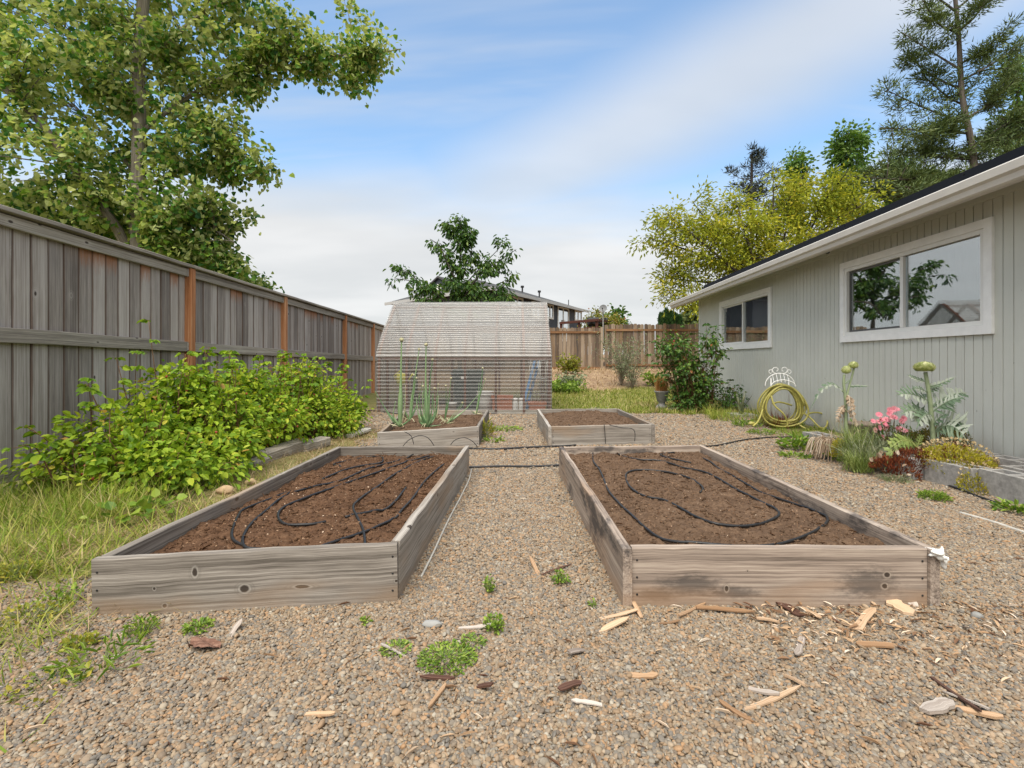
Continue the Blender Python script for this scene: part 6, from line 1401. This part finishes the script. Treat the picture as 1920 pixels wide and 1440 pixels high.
def artichoke_head(rt, c, rx, rz, flat=1.0, n=90):
    hb = MB(); hb.blob(c, (rx*.86, rx*.86, rz*.86), .4, 0, 14, 9); Pn, D, N = [], [], []
    for k in range(n):
        t = (k+.5)/n; ph = math.acos(1-1.75*t); a = k*2.39996; d = np.array([math.sin(ph)*math.cos(a), math.sin(ph)*math.sin(a), math.cos(ph)])
        p = np.array(tuple(c))+d*np.array([rx, rx, rz])*.90; upv = np.array([0, 0, 1.0])-d*d[2]; upv = nrm(upv+d*.35)
        Pn.append(p-upv*rx*.15); D.append(upv); N.append(d)
    hb.leaves(np.array(Pn), np.array(D)+np.array(N)*.55, np.array(N), rx*.42, .85, 'heart', RNG.uniform(0, 1, n)); hb.build('flower_head', L_bract, rt, smooth=True)
# tall artichoke with one head
Ya = 4.42; base = Vector((X(1751, Ya), Ya, .13)); at = lambda u, v, dy=0: np.array(P(u, v, Ya+dy))
ar = thing('artichoke_plant', 'sturdy artichoke with one wide pale head and deeply cut grey green leaves', 'artichoke', base, 'artichokes in the concrete block bed')
mb = MB(); mb.tube(smooth_path([np.array(base), at(1748, 800), at(1742, 740), at(1735, 698)], 6), np.linspace(.022, .015, 19), 9); mb.build('stem', M_greystem, ar, smooth=True)
artichoke_head(ar, at(1733, 689), .074, .042, n=130)
lf = MB()
for (bu, bv, tu, tv, wd, lb_, sg, dy) in ((1744,755,1684,740,.085,10,.10,-.05),(1742,765,1812,737,.10,11,.10,.05),(1746,785,1692,775,.10,9,.12,-.12),(1746,775,1800,745,.09,10,.10,-.15),(1750,812,1815,800,.13,10,.30,-.18),(1752,815,1812,825,.12,9,.40,-.25),(1738,725,1790,707,.028,9,-.05,0),(1736,715,1702,703,.03,7,-.06,.05),(1738,735,1712,728,.035,6,.05,-.08),(1747,780,1720,800,.07,7,.15,-.2),(1740,742,1722,750,.05,6,.05,.1),(1746,800,1775,775,.06,6,.10,-.1),(1742,735,1762,722,.03,5,.0,.05),(1748,800,1700,765,.09,9,.10,.10)):
    lobed(lf, at(bu, bv), at(tu, tv, dy), wd, lb_, sg, tooth=.45)
lf.build('leaves', L_arti, ar)
# thin older artichoke with two heads
Ya2 = 4.95; at2 = lambda u, v, dy=0: np.array(P(u, v, Ya2+dy)); base2 = Vector((X(1586, Ya2), Ya2, .12))
ar2 = thing('artichoke_plant', 'old artichoke with two small heads and withered brown leaves', 'artichoke', base2, 'artichokes in the concrete block bed')
mb = MB(); mb.tube(smooth_path([np.array(base2), at2(1586, 780), at2(1585, 745), at2(1582, 720), at2(1583, 702)], 6), np.linspace(.017, .012, 25), 8); mb.tube(smooth_path([at2(1586, 752), at2(1592, 725), at2(1599, 700), at2(1601, 690)], 6), np.linspace(.011, .009, 19), 7); mb.build('stem', M_greystem, ar2, smooth=True)
artichoke_head(ar2, at2(1587, 694), .042, .042, n=80); artichoke_head(ar2, at2(1600, 685), .042, .036, n=80)
lf = MB(); lobed(lf, at2(1583, 737), at2(1524, 758), .035, 9, .42); lobed(lf, at2(1590, 725), at2(1628, 724), .018, 7, .02); lobed(lf, at2(1585, 720), at2(1594, 712), .02, 4, .1); lf.build('leaves', L_arti, ar2)
dl = MB()
for (bu, bv, tu, tv) in ((1585,760,1572,800),(1585,760,1578,815),(1588,745,1602,785),(1588,750,1606,800),(1590,742,1594,765),(1586,770,1612,820),(1584,765,1568,790)):
    lobed(dl, at2(bu, bv), at2(tu, tv, U(-.1, .05)), .035, 8, .25, tooth=.3)
dl.build('dry_leaves', L_dry, ar2)
# pink flowers
Yf = 4.72; af = lambda u, v, dy=0: np.array(P(u, v, Yf+dy)); pf = thing('daisy_plant', 'plant covered in pink daisy like flowers beside the wicker pot', 'flowers', (X(1668, Yf), Yf, .12))
FL = [(1648,778),(1637,790),(1646,791),(1653,788),(1668,768),(1676,767),(1682,768),(1667,776),(1672,782),(1678,783),(1690,790),(1658,795),(1662,800),(1657,805),(1640,806),(1649,802),(1690,805),(1697,808),(1685,804),(1655,819),(1694,785),(1664,788),(1670,772),(1661,787)]
stm = MB(); lv = MB(); bse = np.array([X(1668, Yf), Yf, .13])
for (u, v) in FL:
    c = af(u, v, U(-.10, .10)); fb = MB(); nn_ = nrm(np.array([U(-.5, .3), -.75, U(.1, .8)])); a1 = nrm(np.cross(nn_, [0, 0, 1])); a2 = np.cross(nn_, a1); r_ = U(.027, .036); k = 12; rr = U(.1, .9)
    an = np.arange(k)*2*math.pi/k; D = np.cos(an)[:, None]*a1+np.sin(an)[:, None]*a2+nn_*.28
    fb.leaves(np.tile(c, (k, 1)), D, np.tile(nn_, (k, 1)), r_, .48, 'leaf', np.clip(RNG.normal(rr, .15, k), 0, 1)); fb.blob(c+nn_*.004, (.006, .006, .006), .0, 0, 7, 4); fb.build('flower', L_pink, pf)
    stm.tube(smooth_path([bse+rnd3(1)[0]*.03, (bse+c)/2+rnd3(1)[0]*.02, c-nn_*.006], 5), np.linspace(.003, .0018, 11), 4, cap=False)
n = 420; Pn = bse+rnd3(n)*np.array([.10, .10, .02])+np.array([0, 0, .0])+RNG.uniform(0, 1, n)[:, None]*np.array([0, 0, .26]); Pn = Pn+RNG.normal(0, .02, (n, 3))
lv.leaves(Pn, rnd3(n, .8)+[0, 0, .3], up(n)+rnd3(n, .5), RNG.uniform(.02, .05, n), .32, 'leaf'); stm.build('stems', M_cane, pf); lv.build('leaves', L_rose, pf)
wk = lath('wicker_pot', 'brown grey wicker pot against the siding behind the pink flowers', 'pot', (X(1620, 5.35), 5.35), [(.02,.13),(.13,.13),(.145,.30),(.155,.31),(.155,.335),(.14,.335),(.135,.30),(.02,.29)], M_wicker, 26)
# tufts
def tuft(name, label, cat, c, r_, h0, h1, n, mat, wd=.005, lean=.35, group=None, flop=0.0, dirx=0.0, tmpl='blade'):
    mb = MB(); c = Vector(c); k = n; P0 = np.array(tuple(c))+rnd3(k)*np.array([r_, r_, 0])*.5
    D = np.stack([RNG.normal(dirx, lean, k), RNG.normal(0, lean, k), np.ones(k)-flop*RNG.random(k)], 1); N = np.stack([D[:, 0], D[:, 1]+.01, -.2*np.ones(k)], 1)+rnd3(k, .2)
    mb.leaves(P0, D, N, RNG.uniform(h0, h1, k), wd/((h0+h1)/2), tmpl); return tag(mb.build(name, mat), label, cat, group)
tuft('fennel_plant', 'feathery pale green plant rising in front of the old artichoke', 'plant', (X(1600, 4.75), 4.72, .06), .10, .18, .42, 420, L_fennel, .004, .22)
tuft('fennel_plant', 'lower feathery green clump spilling over the block face', 'plant', (X(1606, 4.45), 4.42, .02), .10, .10, .26, 300, L_fennel, .005, .35)
tuft('lavender_plant', 'sprawling grey green lavender with flopping stems by the pink flowers', 'plant', (X(1632, 4.55), 4.55, .10), .16, .14, .36, 620, L_lav, .005, .75, None, .5, .1)
tuft('lavender_plant', 'smaller grey green lavender leaning toward the siding', 'plant', (X(1672, 4.6), 4.65, .12), .12, .12, .30, 300, L_lav, .006, .6, None, .3, .2)
tuft('dry_plant', 'pale dry straw tangle at the foot of the old artichoke', 'plant', (X(1560, 5.2), 5.15, .17), .16, .05, .20, 380, L_dry, .006, 1.5, None, .8)
mb = MB(); 
for k in range(60):
    a = np.array([X(1545, 5.05)+U(-.05, .10), 5.08+U(-.1, .1), .205]); b = a+np.array([U(-.16, -.04), U(-.14, -.05), U(-.20, -.08)]); mb.tube(smooth_path([a, (a+b)/2+[0, 0, .05], b], 4), .0035, 4, cap=False)
tag(mb.build('dry_stalks', L_dry), 'bundle of pale dry stalks hanging over the concrete block', 'dry stalks')
def mound(name, label, c, r_, h, n, mat, leaf, top=None, ntop=0, w=.5, group='sedum mounds in the concrete block bed', sag=None):
    rt = thing(name, label, 'plant', c, group); mb = MB(); d = nrm(rnd3(n)); d[:, 2] = np.abs(d[:, 2]); k = RNG.uniform(.55, 1.05, n)**.5
    Pn = np.array(tuple(c))+d*k[:, None]*np.array([r_[0], r_[1], h])
    lump = np.array([mn.noise(Vector(p)*9) for p in Pn]); Pn[:, 2] += lump*.03
    if sag: Pn[:, 2] -= sag*np.clip((c[1]-Pn[:, 1])/r_[1], 0, 1)*.5
    mb.leaves(Pn, d+[0, 0, .7]+rnd3(n, .35), d+rnd3(n, .4), leaf*RNG.uniform(.6, 1.3, n), w, 'leaf', np.clip(RNG.normal(.5, .22, n)+lump*.5, 0, 1)); mb.build('leaves', mat, rt)
    if ntop:
        mb = MB(); d = nrm(rnd3(ntop)); d[:, 2] = np.abs(d[:, 2])+.25; Pn = np.array(tuple(c))+d*np.array([r_[0], r_[1], h*1.05]); 
        if sag: Pn[:, 2] -= sag*np.clip((c[1]-Pn[:, 1])/r_[1], 0, 1)*.5
        mb.leaves(Pn, d+rnd3(ntop, .5), up(ntop)+rnd3(ntop, .4), leaf*1.1*RNG.uniform(.6, 1.2, ntop), .7, 'leaf'); mb.build('flower_tops', top, rt)
mound('sedum', 'yellow sedum mass with tan flower tops spilling over the concrete block', (X(1800, 4.05), 4.08, .13), (.25, .27), .17, 3600, L_sedum, .018, L_sedumtop, 500, sag=.10)
mound('sedum', 'yellow sedum tongue hanging down the block face', (X(1842, 3.72), 3.74, .04), (.14, .11), .14, 1500, L_sedum, .017, L_sedumtop, 120, sag=.14)
mound('sedum', 'small yellow sedum clump beside the feathery green plant', (X(1572, 4.9), 4.88, .06), (.08, .08), .16, 900, L_sedum, .018, L_sedumtop, 40)
mound('sedum', 'red stemmed sedum patch between the artichoke stem and the big leaf', (X(1712, 4.25), 4.25, .12), (.20, .18), .12, 1300, L_red, .026, None, 0, .22)
mound('sedum', 'dead brown red foliage beneath the big artichoke leaf', (X(1680, 4.2), 4.22, .08), (.18, .14), .10, 600, L_red, .035, L_dry, 30, .3, sag=.1)
mound('moss_mound', 'olive mossy mound against the siding behind the artichoke stem', (X(1765, 5.0), 5.0, .12), (.30, .20), .22, 2600, L_moss, .022, None, 0, .4)
mound('moss_mound', 'smaller olive mossy mound behind the pink flowers', (X(1705, 5.1), 5.1, .12), (.18, .15), .15, 1200, L_moss, .022, None, 0, .4)
for k, (u, v) in enumerate(((1772, 838), (1790, 832), (1806, 836), (1725, 890))):
    c = np.array(P(u, v, 4.1)); rt = thing('sedum_flower', ['reddish upright sedum flower stalk closest to the artichoke', 'tallest reddish sedum flower stalk', 'reddish sedum flower stalk among the tan tops', 'red sedum stalk hanging on the slanted block'][k], 'plant', c-[0, 0, .12], 'red sedum flower stalks')
    mb = MB(); mb.tube([c-[0, 0, .14], c-[.01, 0, .05], c], [.004, .004, .003], 5); n = 40; mb.leaves(c+rnd3(n, .008)-np.abs(rnd3(n)[:, 2:3])*[0, 0, .05], rnd3(n)+[0, 0, .6], up(n)+rnd3(n, .5), .02, .5); mb.build('stalk', L_red, rt)
bl_ = thing('artichoke_leaf_rosette', 'young artichoke rosette with one large pale green cut leaf over the block', 'artichoke', (X(1700, 4.3), 4.3, .14)); lf = MB(); a3 = lambda u, v, dy=0: np.array(P(u, v, 4.35+dy))
for (bu, bv, tu, tv, wd, k, sg) in ((1718,835,1662,858,.075,9,.30),(1718,838,1672,838,.065,8,.22),(1715,836,1700,822,.05,6,.10),(1716,838,1662,872,.05,7,.35),(1720,838,1728,815,.035,5,.05)): lobed(lf, a3(bu, bv), a3(tu, tv, U(-.1, .05)), wd, k, sg)
lf.build('leaves', L_fennel, bl_)
# ---------------------------------------------------------------- garden hose on its stand
hc = np.array([4.02, 7.42, .36]); ha = nrm(np.array([.34, .94, 0])); hu_ = np.array([ha[1], -ha[0], 0])
hs = thing('garden_hose', 'olive yellow garden hose coiled in a fat ring beside the siding', 'hose', (hc[0], hc[1], 0)); W = []
for k in range(11*26):
    t = k/26; a = 2*math.pi*t; rx = .275+.045*math.sin(t*2.3)+.02*math.cos(t*5.1+a*.37); rz = .285+.022*math.sin(t*1.7+1)+.012*math.sin(a*2+t)
    rx *= .94-.20*math.sin(a)
    W.append(hc+hu_*(rx*math.cos(a)+.03*math.sin(t))+np.array([0, 0, 1])*(rz*math.sin(a)-.02*math.sin(t*3)-.02)+ha*(-.12+.24*t/11+.035*math.sin(t*4.0+a*.5)))
mb = MB(); mb.tube(W, .0135, 8); mb.build('coil', M_hose, hs, smooth=True)
def yp(u, v, Y): return np.array(P(u, v, Y))
mb = MB(); mb.tube(smooth_path([yp(1430, 768, 7.3), yp(1426, 780, 7.2), yp(1420, 792, 7.1), yp(1412, 799, 7.05)], 5), .0125, 8); mb.blob(yp(1409, 794, 7.1), (.05, .03, .03), None, 0, 10, 7, .3); mb.build('loose_end', M_hose, hs, smooth=True)
mb = MB(); L_ = smooth_path([yp(1508, 775, 7.3), yp(1522, 786, 7.2), yp(1538, 802, 7.1), yp(1549, 800, 7.15), yp(1551, 785, 7.3), yp(1540, 775, 7.4), yp(1522, 774, 7.4), yp(1511, 779, 7.35)], 6); mb.tube(L_, .0125, 8)
mb.tube(smooth_path([yp(1498, 796, 7.25), yp(1515, 806, 7.15), yp(1535, 809, 7.05), yp(1546, 804, 7.1)], 5), .0125, 8); mb.build('outer_loop', M_hose, hs, smooth=True)
mb = MB(); mb.tube(smooth_path([yp(1446, 742, 7.15), yp(1452, 760, 7.1), yp(1468, 775, 7.05), yp(1476, 790, 7.05), yp(1476, 800, 7.05)], 5), .0125, 8); mb.tube(smooth_path([yp(1448, 757, 7.4), yp(1462, 754, 7.4), yp(1485, 760, 7.4)], 5), .0125, 8); mb.build('stray_turn', M_hose, hs, smooth=True)
sd_ = thing('hose_stand', 'white scrolled metal hose stand carrying the coiled hose', 'hose stand', (hc[0], hc[1], 0)); ht = hc+np.array([0, 0, .255])
def ring(c, ru, rv, au, av, a0=0, a1=6.283, n=24): return [c+au*ru*math.cos(t)+av*rv*math.sin(t) for t in np.linspace(a0, a1, n)]
Zu = np.array([0, 0, 1.0])
mb = MB()
mb.tube(ring(ht-ha*.15, .16, .10, hu_, Zu, 0, math.pi), .007, 6); mb.build('cradle_hoop', M_white, sd_, smooth=True)
mb = MB(); mb.tube(ring(ht+ha*.15, .20, .19, hu_, Zu, -.1, math.pi+.1), .008, 6); mb.build('back_hoop', M_white, sd_, smooth=True)
for q in (-.10, -.05, 0, .05, .10):
    mb = MB(); mb.tube([ht+hu_*q-ha*.15+Zu*(.10*math.sqrt(max(0, 1-(q/.16)**2))), ht+hu_*q+Zu*.055, ht+hu_*q+ha*.15+Zu*.19*math.sqrt(max(0, 1-(q/.2)**2))], .005, 5); mb.build('cradle_bar', M_white, sd_, smooth=True)
for sg in (-1, 1):
    for (o_, r_) in ((.055, .045), (.12, .03)):
        c = ht+ha*.15+hu_*sg*o_+Zu*(.26-.9*o_**1.2*.6); mb = MB(); mb.tube([c+hu_*sg*r_*math.cos(t)*(1-t/9)+Zu*r_*math.sin(t)*(1-t/9) for t in np.linspace(-1.6, 4.4, 24)], .006, 6); mb.build('scroll', M_white, sd_, smooth=True)
    mb = MB(); mb.tube([ht+hu_*sg*.12+ha*.16-Zu*.55, ht+hu_*sg*.12+ha*.16+Zu*.12], .008, 6); mb.build('leg', M_white, sd_, smooth=True)
tuft('dry_weed', 'reddish dry weed inside the hose ring', 'weed', (hc[0]+.02, hc[1]+.12, .0), .22, .10, .34, 240, L_red, .006, .55)
tuft('iris_plant', 'thin spear leaved plant at the end of the low shrub by the siding', 'plant', (X(1391, 8.9), 8.9, .02), .05, .25, .50, 26, L_lav, .02, .22)
mb = MB(); q = G(1385, 782); mb.box((q.x+.12, q.y+.15, .022), (.40, .40, .045)); tag(mb.build('stepping_stone', M_conc), 'square concrete stepping stone near the low dark shrub', 'paving slab')
# ---------------------------------------------------------------- urn with dry grass
uy = 10.1; ux = X(1241, uy); un = thing('urn', 'grey stone urn planter on the lawn before the rose bush', 'urn', (ux, uy, 0))
z0 = terr(ux, uy); mb = MB(); mb.lathe([(.02,z0),(.13,z0),(.13,z0+.05),(.085,z0+.08),(.06,z0+.12),(.075,z0+.15),(.10,z0+.17),(.125,z0+.32),(.15,z0+.345),(.155,z0+.37),(.13,z0+.37),(.115,z0+.34),(.02,z0+.33)], (ux, uy, 0), 26); mb.build('bowl', M_urn, un, smooth=True)
tuft('ornamental_grass', 'fountain of orange dry ornamental grass in the grey urn', 'grass plant', (ux, uy, z0+.33), .10, .20, .46, 420, L_orange, .007, .22)
mb = MB(); mb.blob((ux+.10, uy-.35, terr(ux, uy-.35)+.03), (.07, .06, .05), None, 0, 12, 8, .4); tag(mb.build('stone', M_grey_stone, smooth=True), 'small grey rock at the foot of the urn', 'stone')
for k, (u, lb) in enumerate(((1096, 'short pale board lying on the lawn edge'), (1118, 'grey flat stone on the lawn near the bare soil bed'))):
    q = G(u+20, 768-2*k); mb = MB(); mb.box((q.x, q.y, terr(q.x, q.y)+.02), (.2, .05, .03), np.array(Matrix.Rotation(.2+k, 3, 'Z'))); tag(mb.build('board' if k == 0 else 'stone', M_oldbeam if k == 0 else M_grey_stone), lb, 'board' if k == 0 else 'stone')
